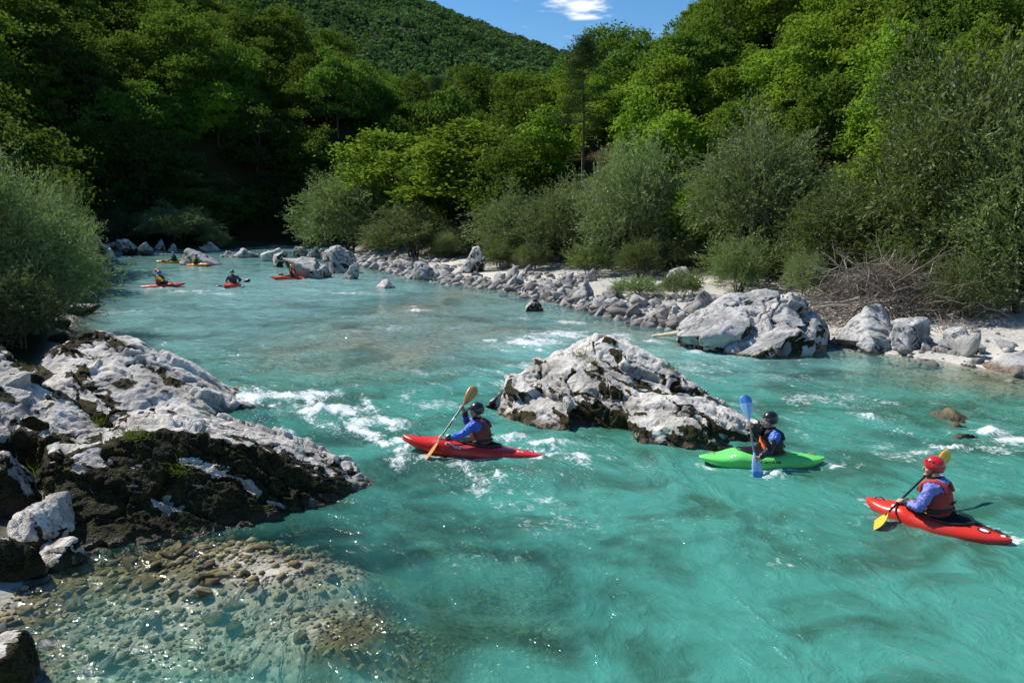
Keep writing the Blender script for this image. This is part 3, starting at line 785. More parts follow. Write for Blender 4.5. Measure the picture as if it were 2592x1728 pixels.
B = bbox_rock
B(15, 1255, 195, 1395, 'rounded pale boulder below the left slab, beside the shallows', 1, ROCK_WHITE, deep=0.8, zb=0.05, moss=0.20, moss_k=.6, moss_dir=(.4, -.5, -.7))
B(80, 1372, 215, 1440, 'small reddish boulder at the edge of the pebbly shallows', 2, ROCK_MOSSY, deep=0.8, moss=0.45, moss_dir=(0.5, -.6, -.6), moss_k=.6)
B(-60, 1375, 90, 1490, 'dark mossy boulder at the left edge above the shallows', 3, ROCK_MOSSY, moss=0.75, moss_dir=(0.3, -.6, -.6), moss_k=.5)
B(-90, 1150, 90, 1290, 'pale overhanging boulder in the shade at the left edge', 4, ROCK_MOSSY, zb=0.35, moss=0.45, moss_dir=(0.2, -.8, -.5), moss_k=.9)
B(-190, 1600, 125, 1800, 'nearest boulder, mossy, in the bottom left corner', 5, ROCK_MOSSY, deep=0.7, moss=0.45, moss_dir=(0.9, -.2, -.3), moss_k=.9, level=5, zb=-.1)
B(60, 1040, 175, 1130, 'small mossy boulder wedged between the left slab and the wedge shaped boulder', 6, ROCK_MOSSY, zb=.5, moss=0.60)
B(130, 838, 190, 870, 'small dark mossy stone by the water behind the white boulder', 7, ROCK_MOSSY, moss=0.75)
B(455, 630, 562, 672, 'sloping pale rock beside the two yellow kayaks', 11, ROCK_GREY, deep=0.6, peak=-0.55)
B(560, 635, 600, 651, 'low shaded rock upstream, left of a longer flat one', 12, ROCK_GREY, deep=0.7)
B(590, 630, 655, 652, 'long flat rock upstream in midstream', 13, ROCK_GREY, deep=0.6)
B(652, 630, 708, 662, 'striped slanting rock upstream, left of the broad pale boulder', 14, ROCK_WHITE, deep=0.7, peak=.3)
B(690, 634, 732, 666, 'dark streaked rock touching the striped slanting one', 15, ROCK_WHITE, deep=0.8, moss=0.20)
B(693, 660, 718, 677, 'small dark pointed rock in front of the striped one', 16, ROCK_MOSSY, deep=0.8, moss=0.60)
B(714, 652, 832, 706, 'broad pale boulder behind the red jacketed paddler', 17, ROCK_GREY, deep=0.7)
B(812, 622, 908, 693, 'tall grey boulder on the far bank, highest of its cluster', 18, ROCK_GREY, deep=0.7)
B(868, 672, 912, 708, 'low flat boulder at the foot of the tall grey one', 19, ROCK_GREY, deep=0.8)
B(836, 650, 905, 690, 'dark block behind the low flat boulder', 191, ROCK_GREY, deep=0.8, moss=0.20)
B(742, 622, 786, 650, 'rough pale block at the end of the far bank', 20, ROCK_GREY, deep=0.8)
B(775, 626, 812, 652, 'second rough block at the end of the far bank', 21, ROCK_WHITE, deep=0.8)
B(943, 706, 1004, 731, 'lone low rock in the water off the gravel bank', 22, ROCK_WHITE, deep=0.6, moss=0.20)
B(1035, 663, 1122, 709, 'domed grey boulder at the left end of the gravel bar', 23, ROCK_GREY, deep=0.7)
B(1165, 626, 1232, 690, 'brown craggy boulder under the trees behind the sandy patch', 24, ROCK_MOSSY, deep=0.7, moss=0.20)
B(1328, 752, 1376, 788, 'dark capped rock standing in the shallows off the bar', 25, ROCK_WHITE, deep=0.8, moss=0.32)
B(1405, 688, 1452, 728, 'upright rough block at the back of the gravel bar', 26, ROCK_GREY, deep=0.8, moss=0.05)
B(1460, 706, 1505, 756, 'pale angular boulder in the middle of the gravel bar', 27, ROCK_GREY, deep=0.9)
B(1535, 715, 1580, 745, 'low pale boulder left of the small shrub', 28, ROCK_GREY, deep=0.9)
B(1752, 732, 1832, 780, 'brownish block on the sand behind the split boulder', 29, ROCK_GREY, deep=0.8)
B(1690, 775, 1730, 810, 'small pitted block left of the split boulder', 30, ROCK_GREY, deep=0.9)
B(2168, 846, 2256, 892, 'grey knobbly rock in front of the pointed boulder', 31, ROCK_GREY, deep=0.7)
B(2205, 876, 2252, 893, 'small flat stone at the waterline below the pointed boulder', 32, ROCK_WHITE, deep=0.7)
B(2248, 806, 2350, 885, 'grey rounded rock under trailing dead twigs', 33, ROCK_GREY, deep=0.8)
B(2318, 862, 2362, 890, 'small streaked stone at the waterline right of the trailing twigs', 34, ROCK_GREY, deep=0.9)
B(2360, 868, 2400, 895, 'small dark boulder in the shade by the right shore', 35, ROCK_GREY, deep=0.9)
B(2395, 828, 2462, 872, 'shadowed boulder beneath the dark willow', 36, ROCK_GREY, zb=.3, deep=0.8)
B(2415, 862, 2490, 900, 'flat stone dappled by the willow shade', 37, ROCK_GREY, zb=.05, deep=0.9)
B(2445, 912, 2478, 930, 'small brown stone in the shallow water near the right edge', 38, ROCK_MOSSY, deep=0.9, moss=0.20)
B(2370, 1095, 2490, 1126, 'brown wet rock breaking the surface near the red helmeted paddler', 39, ROCK_BED, zb=-.05, ztop_=.13, deep=0.42, moss=0.60, wet_h=.3)
B(2270, 1052, 2490, 1118, 'broad flat rock just under the surface behind the red helmeted paddler', 40, ROCK_BED, zb=-.30, ztop_=0.17, deep=0.75, base_z=0.0, wet_h=.30, moss=.35)
B(200, 590, 275, 640, 'pale slab on the far left bank beside the thicket', 41, ROCK_WHITE, deep=0.8, zb=.8)
B(255, 612, 300, 640, 'dark block under the far left bushes', 42, ROCK_MOSSY, deep=0.8)
B(300, 605, 352, 638, 'pale block at the waterline under the far left bush', 43, ROCK_WHITE, deep=0.8, moss=0.20)
B(352, 612, 385, 636, 'small dark block between the far left bushes', 44, ROCK_MOSSY, deep=0.8)
B(380, 606, 425, 638, 'white capped block under the larger far left bush', 45, ROCK_WHITE, deep=0.8, moss=0.20)
B(425, 618, 460, 638, 'low dark block under the larger far left bush', 46, ROCK_MOSSY, deep=0.8)
B(510, 612, 562, 638, 'pale rock at the end of the far left bank', 47, ROCK_WHITE, deep=0.8)
B(215, 655, 290, 690, 'mossy low boulder where the far left bank meets the water', 48, ROCK_MOSSY, deep=0.8, moss=0.60)
B(240, 630, 292, 662, 'dark boulder with a white top on the far left bank', 49, ROCK_MOSSY, deep=0.8, moss=0.32)
B(150, 770, 245, 800, 'mossy ledge at the waterline under the left thicket', 50, ROCK_MOSSY, deep=0.9, moss=0.75)
B(205, 705, 282, 722, 'flat mossy stone in the dark water by the left thicket', 51, ROCK_MOSSY, deep=0.9, moss=0.75)
B(120, 800, 190, 832, 'dark mossy stone below the left thicket', 52, ROCK_MOSSY, deep=0.9, moss=0.75)
B(170, 730, 255, 770, 'mossy dark boulder under the leaning left bush', 53, ROCK_MOSSY, deep=0.9, moss=0.75)
B(820, 1485, 965, 1570, 'sunken brown boulder in the clear water below the wedge shaped boulder', 54, ROCK_BED, zb=-0.95, deep=0.8, wet_h=.01, moss=0.05)
B(840, 1660, 960, 1760, 'sunken dark boulder at the bottom edge of the clear water', 55, ROCK_BED, zb=-1.0, deep=0.8, wet_h=.01, moss=0.05)
B(1290, 1560, 1520, 1720, 'broad sunken boulder darkening the deep water near the bottom edge', 56, ROCK_BED, zb=-1.25, deep=0.9, wet_h=.01, moss=0.20)

# ---- cobbles of the bar and of the clear shallows
rs = np.random.RandomState(21)
SHAPES = []
for q in range(7):
    V, F = ico(3); U = polytope(rs, V, 9, 22); U += 0.05 * fbm(U * 2.2 + q * 9, 2)[:, None] * U
    ext = U.max(0) - U.min(0); SHAPES.append((U / ext * 2, F))
STONE_ME = []
for q, (U, F) in enumerate(SHAPES):
    for mt, wv in ((ROCK_COBBLE, 0.0), (ROCK_BED, 0.0), (ROCK_COBBLE, 1.0)):
        me = np_mesh('cobble', U, F, True)
        attr(me, 'moss', np.zeros(len(U))); attr(me, 'crack', np.zeros(len(U))); attr(me, 'wet', np.full(len(U), 0.28 * wv)); attr(me, 'tone', 0.5 * fbm(U + q, 2) + 0.16 * (q - 3.6))
        me.materials.append(mt); STONE_ME.append(me)

cand = []
# bar: along the shoreline and up the bank
n = 7500
seg = RIGHT[3:12]
t = rs.rand(n) ** 0.62 * (len(seg) - 1); i = t.astype(int); f = (t - i)[:, None]
pt = seg[i] * (1 - f) + seg[i + 1] * f
off = np.abs(rs.normal(size=n)) * 3.2 - 0.9
pt = pt + np.stack([0.807 * off, 0.59 * off], -1)
hh, ddl, ddr, oo = land(pt[:, 0], pt[:, 1])
for k in range(n):
    if ddr[k] < -1.6 or oo[k] > 1.0: continue
    if pt[k, 0] > 8.5 and rs.rand() < 0.72: continue
    patch = perlin(np.array([[pt[k, 0] / 4.5, pt[k, 1] / 4.5, 2.0]]))[0]
    if ddr[k] > 2.2 and patch < 0.02: continue          # sandy patches stay bare
    s = 0.038 * (1 / (rs.rand() + 0.03)) ** 0.80
    s = min(s, 0.42)
    if ddr[k] < 0: s *= 0.8
    cand.append((pt[k, 0], pt[k, 1], hh[k], s, 'bar', ddr[k]))
# clear shallows in the near left corner
for k in range(5200):
    x = -6.4 + 7.6 * rs.rand(); y = 5.6 + 4.2 * rs.rand()
    hz = None
    cand.append((x, y, None, 0.018 + 0.085 * rs.rand() ** 4, 'bed', 0))
bx = np.array([c[0] for c in cand]); by = np.array([c[1] for c in cand])
bh, bdl, bdr, _ = land(bx, by)
items = []
for c, h_, dl_ in zip(cand, bh, bdl):
    if c[4] == 'bed':
        if h_ > 0.02 or h_ < -0.75 or dl_ > 0.5: continue
        if c[3] > 0.05 and rs.rand() < smooth(np.array(c[0] - 0.9 * (c[1] - 8.5)), -4.2, -1.0) * 0.9 + 0.05: continue
    u, v = proj(c[0], c[1], h_)
    if not (-60 < u < 2650 and v < 1800): continue
    items.append((c[3] / c[1], c, h_))
items.sort(key=lambda t: -t[0])
stuff = {'bar': Geo(), 'bed': Geo()}
n_ind = {'bar': 0, 'bed': 0}; LIM = {'bar': 200, 'bed': 80}
for sc_, c, h_ in items:
    kind = c[4]; s = c[3]
    q = rs.randint(7)
    flat = 0.55 + 0.4 * rs.rand(); el = 0.75 + 0.7 * rs.rand()
    rz = rs.rand() * 6.28
    if n_ind[kind] < LIM[kind]:
        n_ind[kind] += 1
        mi = q * 3 + ((1 if (c[0] < -3.1 and c[1] > 7.3) or rs.rand() < 0.3 else 0) if kind == 'bed' else (2 if c[5] < 0.35 else 0))
        o = bpy.data.objects.new('cobble', STONE_ME[mi]); COL.objects.link(o)
        o.location = (c[0], c[1], h_ + s * flat * (0.45 if kind == 'bar' else 0.12)); o.scale = (s * el, s, s * flat); o.rotation_euler = (0.9 * (rs.rand() - .5), 0.9 * (rs.rand() - .5), rz)
        if kind == 'bar':
            lab = 'wet brownish cobble at the waterline of the gravel bar' if c[5] < 0.35 else 'dry pale cobble lying on the sunlit gravel bar'
        elif mi % 3 == 1: lab = 'olive brown stone on the bed of the clear shallows'
        else: lab = 'pale grey stone on the bed of the clear shallows'
        tag(o, lab, 'stone', {'wet': 'wet cobbles along the bar', 'dry': 'dry cobbles on the bar', 'oli': 'brown stones under the clear shallows', 'pal': 'pale stones under the clear shallows'}[lab[:3]])
    else:
        V, F = ico(1)
        ca, sa = math.cos(rz), math.sin(rz)
        n3 = 1 + 0.25 * np.sin(V * 5 + q).sum(1)[:, None] / 3
        U = V * n3 * np.array([s * el, s, s * flat])
        U = np.stack([U[:, 0] * ca - U[:, 1] * sa, U[:, 0] * sa + U[:, 1] * ca, U[:, 2]], -1) + np.array([c[0], c[1], h_ + s * flat * (0.35 if kind == 'bar' else 0.02)])
        stuff[kind].put(U, F)
for kind, nm, lab, mt in (('bar', 'gravel', 'small pale gravel strewn over the bar', ROCK_COBBLE), ('bed', 'river_pebbles', 'small pebbles on the bed of the clear shallows', ROCK_BED)):
    if stuff[kind].n:
        me = stuff[kind].mesh(nm)
        vv = get_v(me)
        attr(me, 'moss', np.zeros(len(vv))); attr(me, 'crack', np.zeros(len(vv)))
        attr(me, 'wet', (0.35 * (1 - smooth(vv[:, 2], 0.03, 0.14))) if kind == 'bar' else np.zeros(len(vv)))
        attr(me, 'tone', np.repeat(rs.normal(size=len(vv) // 12) * 0.35, 12))
        tag(add(nm, me, mt), lab, 'gravel', kind='stuff')
print('STONES', n_ind, stuff['bar'].n // 12, stuff['bed'].n // 12)
# ------------------------------------------------------------------ kayaks, paddles, paddlers
def plastic(name, col, rough=0.30):
    """rotomoulded hull: scuffed along its length, wet patches glossier"""
    m = NT(name); co = m.coord()
    sc = m.noise(m.mapv(co, (2.5, 30, 30)), 1.0, 4, 0.7); pt_ = m.noise(co, 5, 3)
    c = m.mix(m.ramp(sc, 0.60, 0.72, 0.0, 0.35), col, tuple(min(1, x * 0.6 + 0.22) for x in col))
    c = m.mix(m.ramp(pt_, 0.3, 0.7), c, m.mix(0.5, c, tuple(x * 0.8 for x in col)))
    b = m.n('BsdfPrincipled'); m.t.links.new(c, b.inputs['Base Color'])
    m.t.links.new(m.ramp(pt_, 0.35, 0.65, rough - 0.12, rough + 0.15), b.inputs['Roughness'])
    m.t.links.new(m.bump(sc, 0.15, 0.01), b.inputs['Normal'])
    return m.done(b.outputs[0])
M_RED = plastic('red polyethylene', (0.62, 0.022, 0.014))
M_RED2 = plastic('bright red polyethylene', (0.66, 0.035, 0.020))
M_GREEN = plastic('lime green polyethylene', (0.17, 0.72, 0.16))
M_ORANGE = plastic('orange red polyethylene', (0.68, 0.075, 0.025))
M_YELLOW = plastic('yellow polyethylene', (0.70, 0.40, 0.03))
M_AMBER = plastic('amber polyethylene', (0.72, 0.24, 0.025))
M_BLACK = simple_mat('black neoprene', (0.012, 0.012, 0.014), 0.75, vary=0.2, scale=30, spec=0.12)
M_RIM = simple_mat('black cockpit rim', (0.02, 0.02, 0.02), 0.35)
M_TAN = simple_mat('tan patterned trim', (0.30, 0.17, 0.06), 0.7, vary=0.3, scale=60)
M_WHITE = simple_mat('white print', (0.80, 0.80, 0.80), 0.5, vary=0.02)
M_INK = simple_mat('black print', (0.015, 0.015, 0.018), 0.5, vary=0.02)
M_NAVY = simple_mat('navy print', (0.02, 0.04, 0.12), 0.5, vary=0.02)
M_SKIN = simple_mat('skin', (0.48, 0.27, 0.19), 0.5, vary=0.08, scale=20)
M_BLUE = simple_mat('blue paddling jacket', (0.035, 0.115, 0.52), 0.55, vary=0.15, scale=9, bump=0.15)
M_VIOLET = simple_mat('violet blue paddling jacket', (0.17, 0.19, 0.56), 0.55, vary=0.15, scale=9, bump=0.15)
M_JBLACK = simple_mat('black jacket', (0.013, 0.014, 0.020), 0.5, vary=0.2, scale=9, bump=0.15)
M_JRED = simple_mat('red jacket', (0.60, 0.035, 0.02), 0.55, vary=0.12, scale=9, bump=0.15)
M_JYEL = simple_mat('yellow jacket', (0.62, 0.48, 0.06), 0.55, vary=0.12, scale=9, bump=0.15)
M_JDBLUE = simple_mat('dark blue jacket', (0.03, 0.055, 0.22), 0.55, vary=0.12, scale=9, bump=0.15)
M_VRUST = simple_mat('rust red vest', (0.19, 0.038, 0.020), 0.7, vary=0.15, scale=14, bump=0.25)
M_VRED = simple_mat('dark red vest', (0.34, 0.028, 0.022), 0.7, vary=0.15, scale=14, bump=0.25)
M_VORANGE = simple_mat('orange vest panel', (0.80, 0.13, 0.022), 0.6, vary=0.08, scale=14, bump=0.2)
M_VBLACK = simple_mat('black vest', (0.016, 0.016, 0.018), 0.7, vary=0.2, scale=14, bump=0.25)
M_VBROWN = simple_mat('brown vest', (0.10, 0.055, 0.03), 0.7, vary=0.2, scale=14, bump=0.25)
M_HBLACK = simple_mat('black helmet shell', (0.014, 0.014, 0.018), 0.3, coat=0.3, vary=0.05)
M_HRED = simple_mat('red helmet shell', (0.56, 0.015, 0.018), 0.22, coat=0.5, vary=0.05)
M_HBLUE = simple_mat('blue helmet shell', (0.02, 0.10, 0.55), 0.25, coat=0.4, vary=0.05)
M_HYEL = simple_mat('yellow helmet shell', (0.62, 0.40, 0.03), 0.25, coat=0.4, vary=0.05)
M_HTEAL = simple_mat('teal blue helmet shell', (0.03, 0.20, 0.42), 0.25, coat=0.4, vary=0.05)
M_HDARK = simple_mat('dark maroon helmet shell', (0.06, 0.015, 0.02), 0.3, coat=0.3, vary=0.05)
M_SHAFT = simple_mat('black carbon shaft', (0.015, 0.015, 0.02), 0.3)
M_STEEL = simple_mat('grey metal shaft', (0.32, 0.32, 0.34), 0.28, spec=0.9)
M_STEEL.node_tree.nodes['Principled BSDF'].inputs['Metallic'].default_value = 0.7
M_BTAN = simple_mat('amber tan blade', (0.52, 0.25, 0.07), 0.35, vary=0.1)
M_BORANGE = simple_mat('orange blade', (0.75, 0.17, 0.03), 0.35, vary=0.1)
M_BYEL = simple_mat('yellow blade', (0.80, 0.44, 0.03), 0.35, vary=0.06)
M_BBLACK = simple_mat('black blade', (0.02, 0.02, 0.018), 0.35, vary=0.1)
M_BRED = simple_mat('red blade', (0.42, 0.03, 0.03), 0.35, vary=0.1)
M_BPALE = simple_mat('pale blue blade', (0.36, 0.56, 0.86), 0.3, vary=0.06)
M_BDEEP = simple_mat('blue blade edge', (0.10, 0.27, 0.70), 0.3, vary=0.06)
M_EYE = simple_mat('eye white', (0.75, 0.73, 0.70), 0.3, vary=0.02)
M_LIP = simple_mat('lips', (0.36, 0.13, 0.11), 0.5, vary=0.05)
M_HAIR = simple_mat('dark hair', (0.02, 0.014, 0.010), 0.6, vary=0.2)
M_HANDLE = simple_mat('orange grab loop', (0.62, 0.30, 0.02), 0.5)
M_CAGE = simple_mat('steel cage wire', (0.40, 0.40, 0.40), 0.3)

class Hull:
    def __init__(s, L, B, deck=0.20, draft=0.14, rocker=0.20, rise=0.05, nose=2.4, blunt=0.12, nsec=2.7):
        s.L, s.B, s.deck, s.draft, s.rocker, s.rise, s.nose, s.blunt, s.nsec = L, B, deck, draft, rocker, rise, nose, blunt, nsec
    def sec(s, u):
        a = np.abs(u)
        b = s.B / 2 * (s.blunt + (1 - s.blunt) * np.maximum(1 - a ** s.nose, 0) ** 0.85) * np.sqrt(np.maximum(1 - a ** 14, 1e-4))
        kz = -s.draft + s.rocker * a ** 2.4
        tz = s.deck * (1 - 0.42 * a ** 1.7) + s.rise * np.maximum(u, 0) ** 2 + 0.05 * np.exp(-((u - 0.42) / 0.16) ** 2)
        tz = np.maximum(tz, kz + 0.045)
        return b, kz, tz
    def pt(s, u, phi):
        b, kz, tz = s.sec(u)
        g = kz + (tz - kz) * 0.56
        c = np.sign(np.cos(phi)) * np.abs(np.cos(phi)) ** (2 / s.nsec)
        sn = np.sin(phi)
        up = np.abs(sn) ** (2 / 2.2); dn = np.abs(sn) ** (2 / 2.9)
        z = np.where(sn >= 0, g + (tz - g) * up, g - (g - kz) * dn)
        return np.stack([u * s.L / 2, b * c, z], -1)
    def deck_z(s, x, y):
        u = np.clip(x / (s.L / 2), -0.99, 0.99)
        b, kz, tz = s.sec(u); g = kz + (tz - kz) * 0.56
        r = np.clip(np.abs(y) / b, 0, 0.98)
        c = r ** (s.nsec / 2); sn = np.sqrt(np.maximum(1 - c * c, 0))
        return g + (tz - g) * sn ** (2 / 2.2)
    def mesh(s):
        ss = np.linspace(-1, 1, 75); us = np.sign(ss) * (1 - (1 - np.abs(ss)) ** 1.5)
        ph = np.linspace(-np.pi, np.pi, 65)[:-1]
        U, PH = np.meshgrid(us, ph, indexing='ij')
        g = Geo(); g.rings(s.pt(U, PH)); return g.mesh('hull')

def text_on_hull(h, txt, u0, phi0, size, dphi, side=1, font_scale=1.0, shear=0.0):
    """lettering laid on the side of a hull, reading from bow to stern"""
    cu = bpy.data.curves.new('lettering', 'FONT'); cu.body = txt; cu.size = 1.0; cu.shear = shear; cu.resolution_u = 2
    cu.offset = 0.012
    o = bpy.data.objects.new('lettering', cu); COL.objects.link(o)
    dg = bpy.context.evaluated_depsgraph_get()
    me = bpy.data.meshes.new_from_object(o.evaluated_get(dg)); bpy.data.objects.remove(o)
    bm = bmesh.new(); bm.from_mesh(me)
    bmesh.ops.triangulate(bm, faces=bm.faces); bmesh.ops.subdivide_edges(bm, edges=[e for e in bm.edges if e.calc_length() > 0.15], cuts=2)
    bm.to_mesh(me); bm.free()
    V = get_v(me)
    u = u0 - V[:, 0] * size / (h.L / 2); ph = phi0 + V[:, 1] * dphi
    e = 1e-3
    p = h.pt(u, ph); tu = h.pt(u + e, ph) - p; tp = h.pt(u, ph + e) - p
    n = unit(np.cross(tu, tp)); n *= np.sign((n * np.stack([0 * u, p[:, 1], p[:, 2] + 0.05], -1)).sum(1))[:, None]
    p = p + n * 0.013
    if side < 0: p[:, 1] *= -1
    set_v(me, p)
    return me

def decal(h, u0, phi0, du, dph, side=1, nseg=14, lift=0.004):
    """rounded patch on the hull"""
    g = Geo()
    t = np.arange(nseg) / nseg * 2 * np.pi
    rr = np.linspace(0.02, 1, 4)
    R = []
    for r in rr:
        u = u0 + du * r * np.cos(t); ph = phi0 + dph * r * np.sin(t)
        p = h.pt(u, ph); e = 1e-3
        n = unit(np.cross(h.pt(u + e, ph) - p, h.pt(u, ph + e) - p)); n *= np.sign((n * np.stack([0 * u, p[:, 1] * 0.2, p[:, 2] + 0.2], -1)).sum(1))[:, None]
        p = p + n * lift
        if side < 0: p[:, 1] *= -1
        R.append(p)
    g.rings(R, cap=False); return g.mesh('sticker')

def make_kayak(name, label, h, mat, M, near=True, cockpit=(-0.04, 0.42, 0.235), skirt=M_BLACK, rim=M_RIM, group=None):
    root = empty(name); root.matrix_world = M
    tag(root, label, 'kayak', group)
    add('hull', h.mesh(), mat, root)
    cx, a, b = cockpit
    t = np.arange(36) / 36 * 2 * np.pi
    # egg-shaped opening, narrower towards the bow
    ex = cx + a * np.cos(t); ey = b * np.sin(t) * (1 - 0.22 * np.cos(t))
    ez = h.deck_z(ex, ey) + 0.022
    g = Geo(); loop = np.stack([ex, ey, ez], -1)
    ring = []
    for q in range(36):
        tv = loop[(q + 1) % 36] - loop[q - 1]; tv /= np.linalg.norm(tv)
        n1 = np.cross(tv, [0, 0, 1]); n1 /= np.linalg.norm(n1)
        an = np.arange(8) / 8 * 2 * np.pi
        ring.append(loop[q] + 0.020 * np.cos(an)[:, None] * n1 + 0.016 * np.sin(an)[:, None] * np.array([0, 0, 1]))
    ring.append(ring[0]); g.rings(ring, cap=False); add('cockpit_rim', g.mesh('cockpit_rim'), rim, root)
    R = []
    for r, dz in ((1.0, 0.0), (0.9, 0.012), (0.7, 0.030), (0.5, 0.05), (0.36, 0.085), (0.30, 0.14)):
        px = cx - 0.10 * (1 - r) + a * r * np.cos(t); py = b * r * np.sin(t) * (1 - 0.22 * r * np.cos(t))
        edge = h.deck_z(ex, ey) + 0.024
        R.append(np.stack([px, py, edge * r + (1 - r) * edge.mean() + dz], -1))
    g = Geo(); g.rings(R, cap=True); add('spray_deck', g.mesh('spray_deck'), skirt, root)
    if near:
        for ux in (0.80, -0.80):
            zc = float(h.deck_z(np.array([ux * h.L / 2]), np.array([0.0]))[0])
            tt = np.linspace(0, np.pi, 9); g = Geo()
            g.tube(np.stack([ux * h.L / 2 + 0.065 * np.cos(tt), 0 * tt, zc - 0.006 + 0.05 * np.sin(tt)], -1), 0.008, 6)
            add('grab_handle', g.mesh('grab_handle'), M_HANDLE if mat == M_GREEN else M_RIM, root)
    return root

def pose(x, y, z, heading, pitch=0.0, roll=0.0):
    """heading: direction of the bow in degrees, 0 = +x, 90 = away from the camera"""
    return Matrix.Translation((x, y, z)) @ Matrix.Rotation(math.radians(heading), 4, 'Z') @ Matrix.Rotation(math.radians(-pitch), 4, 'Y') @ Matrix.Rotation(math.radians(roll), 4, 'X')

# ---- paddles
def make_paddle(name, label, tip0, tip1, shaft_mat, blade_mats, face0, face1, blade_l=0.44, blade_w=0.19, edge=None, group=None, text=None):
    """paddle between two blade tips; face = direction a blade's face looks to"""
    tip0, tip1 = Vector(tip0), Vector(tip1)
    c = (tip0 + tip1) / 2
    root = empty(name, c); tag(root, label, 'paddle', group)
    d = (tip1 - tip0); L = d.length; d.normalize()
    g = Geo(); hs = L / 2 - blade_l * 0.80
    ts = np.linspace(-hs, hs, 9)
    g.tube(np.array([list(d * t) for t in ts]), 0.0155, 8); add('shaft', g.mesh('shaft'), shaft_mat, root)
    for sgn, face, bm_ in ((-1, face0, blade_mats[0]), (1, face1, blade_mats[1])):
        ax = d * sgn; f = Vector(face); f = (f - ax * f.dot(ax)).normalized(); wv = ax.cross(f)
        s = np.linspace(0, 1, 15)
        prof = np.interp(s, [0, 0.10, 0.25, 0.5, 0.75, 0.9, 0.97, 1.0], [0.09, 0.20, 0.55, 0.88, 1.0, 0.90, 0.62, 0.30])
        k = 9; tt = np.linspace(-1, 1, k)
        top = []; bot = []
        for q in range(15):
            cen = ax * (L / 2 - blade_l * (1 - s[q])) + f * (0.030 * math.sin(s[q] * 2.2))
            skew = 0.10 * prof[q] * (s[q] > 0.3)
            row_t = []; row_b = []
            for w in tt:
                off = wv * (w * prof[q] * blade_w / 2) - f * (0.022 * w * w * prof[q]) + ax * (-0.03 * (w if sgn > 0 else w) * skew)
                rib = 0.010 * math.exp(-(w * prof[q] * 4) ** 2) * (1 - s[q] * 0.4)
                row_t.append(list(cen + off + f * (0.003 + rib))); row_b.append(list(cen + off - f * (0.003 + rib)))
            top.append(row_t); bot.append(row_b)
        top, bot = np.array(top), np.array(bot)
        R = np.concatenate([top, bot[:, ::-1]], 1)
        g = Geo(); g.rings(R); bl = add('blade', g.mesh('blade'), bm_, root)
        if edge is not None:
            gg = Geo(); gg.rings(np.concatenate([top[10:] + np.array(f) * 0.002, bot[10:, ::-1] - np.array(f) * 0.002], 1)); add('blade_tip', gg.mesh('blade_tip'), edge, bl)
        if text:
            cu = bpy.data.curves.new('lettering', 'FONT'); cu.body = text; cu.size = 0.062; cu.resolution_u = 2
            to = bpy.data.objects.new('lettering', cu); COL.objects.link(to)
            dg = bpy.context.evaluated_depsgraph_get(); tm = bpy.data.meshes.new_from_object(to.evaluated_get(dg)); bpy.data.objects.remove(to)
            Vt = get_v(tm)
            o0 = np.array(ax * (L / 2 - 0.10 * blade_l) + wv * (0.035 * -1 if True else 0) + f * 0.011)
            side_ = wv if True else wv
            sx = -ax                         # reads from the tip towards the shaft
            sy = f.cross(sx)                 # letters' up
            o0 = np.array(ax * (L / 2 - 0.20 * blade_l)) + np.array(sy) * 0.022 + np.array(f) * 0.016
            Vn = o0 + Vt[:, :1] * np.array(sx) + Vt[:, 1:2] * np.array(sy)
            set_v(tm, Vn); add('lettering', tm, M_NAVY, bl)
    return root, c, d, L

# ---- people
def ik(sh, hand, l1, l2, hint):
    v = hand - sh; d = np.linalg.norm(v)
    if d > (l1 + l2) * 0.985:
        k = d / ((l1 + l2) * 0.985); l1 *= k; l2 *= k
    x = (l1 * l1 - l2 * l2 + d * d) / (2 * d); y = math.sqrt(max(l1 * l1 - x * x, 0))
    u = v / d; h = np.array(hint, float); h = h - u * np.dot(h, u); h /= np.linalg.norm(h) + 1e-9
    return sh + u * x + h * y

def rotz(a):
    c, s = math.cos(a), math.sin(a); return np.array([[c, -s, 0], [s, c, 0], [0, 0, 1]])
def roty(a):
    c, s = math.cos(a), math.sin(a); return np.array([[c, 0, s], [0, 1, 0], [-s, 0, c]])

def ell_loft(g, cen, ra, rb, fwd, lat, k=18):
    an = np.arange(k) / k * 2 * np.pi
    R = [c + a * np.cos(an)[:, None] * f + b * np.sin(an)[:, None] * l for c, a, b, f, l in zip(cen, ra, rb, fwd, lat)]
    g.rings(R)

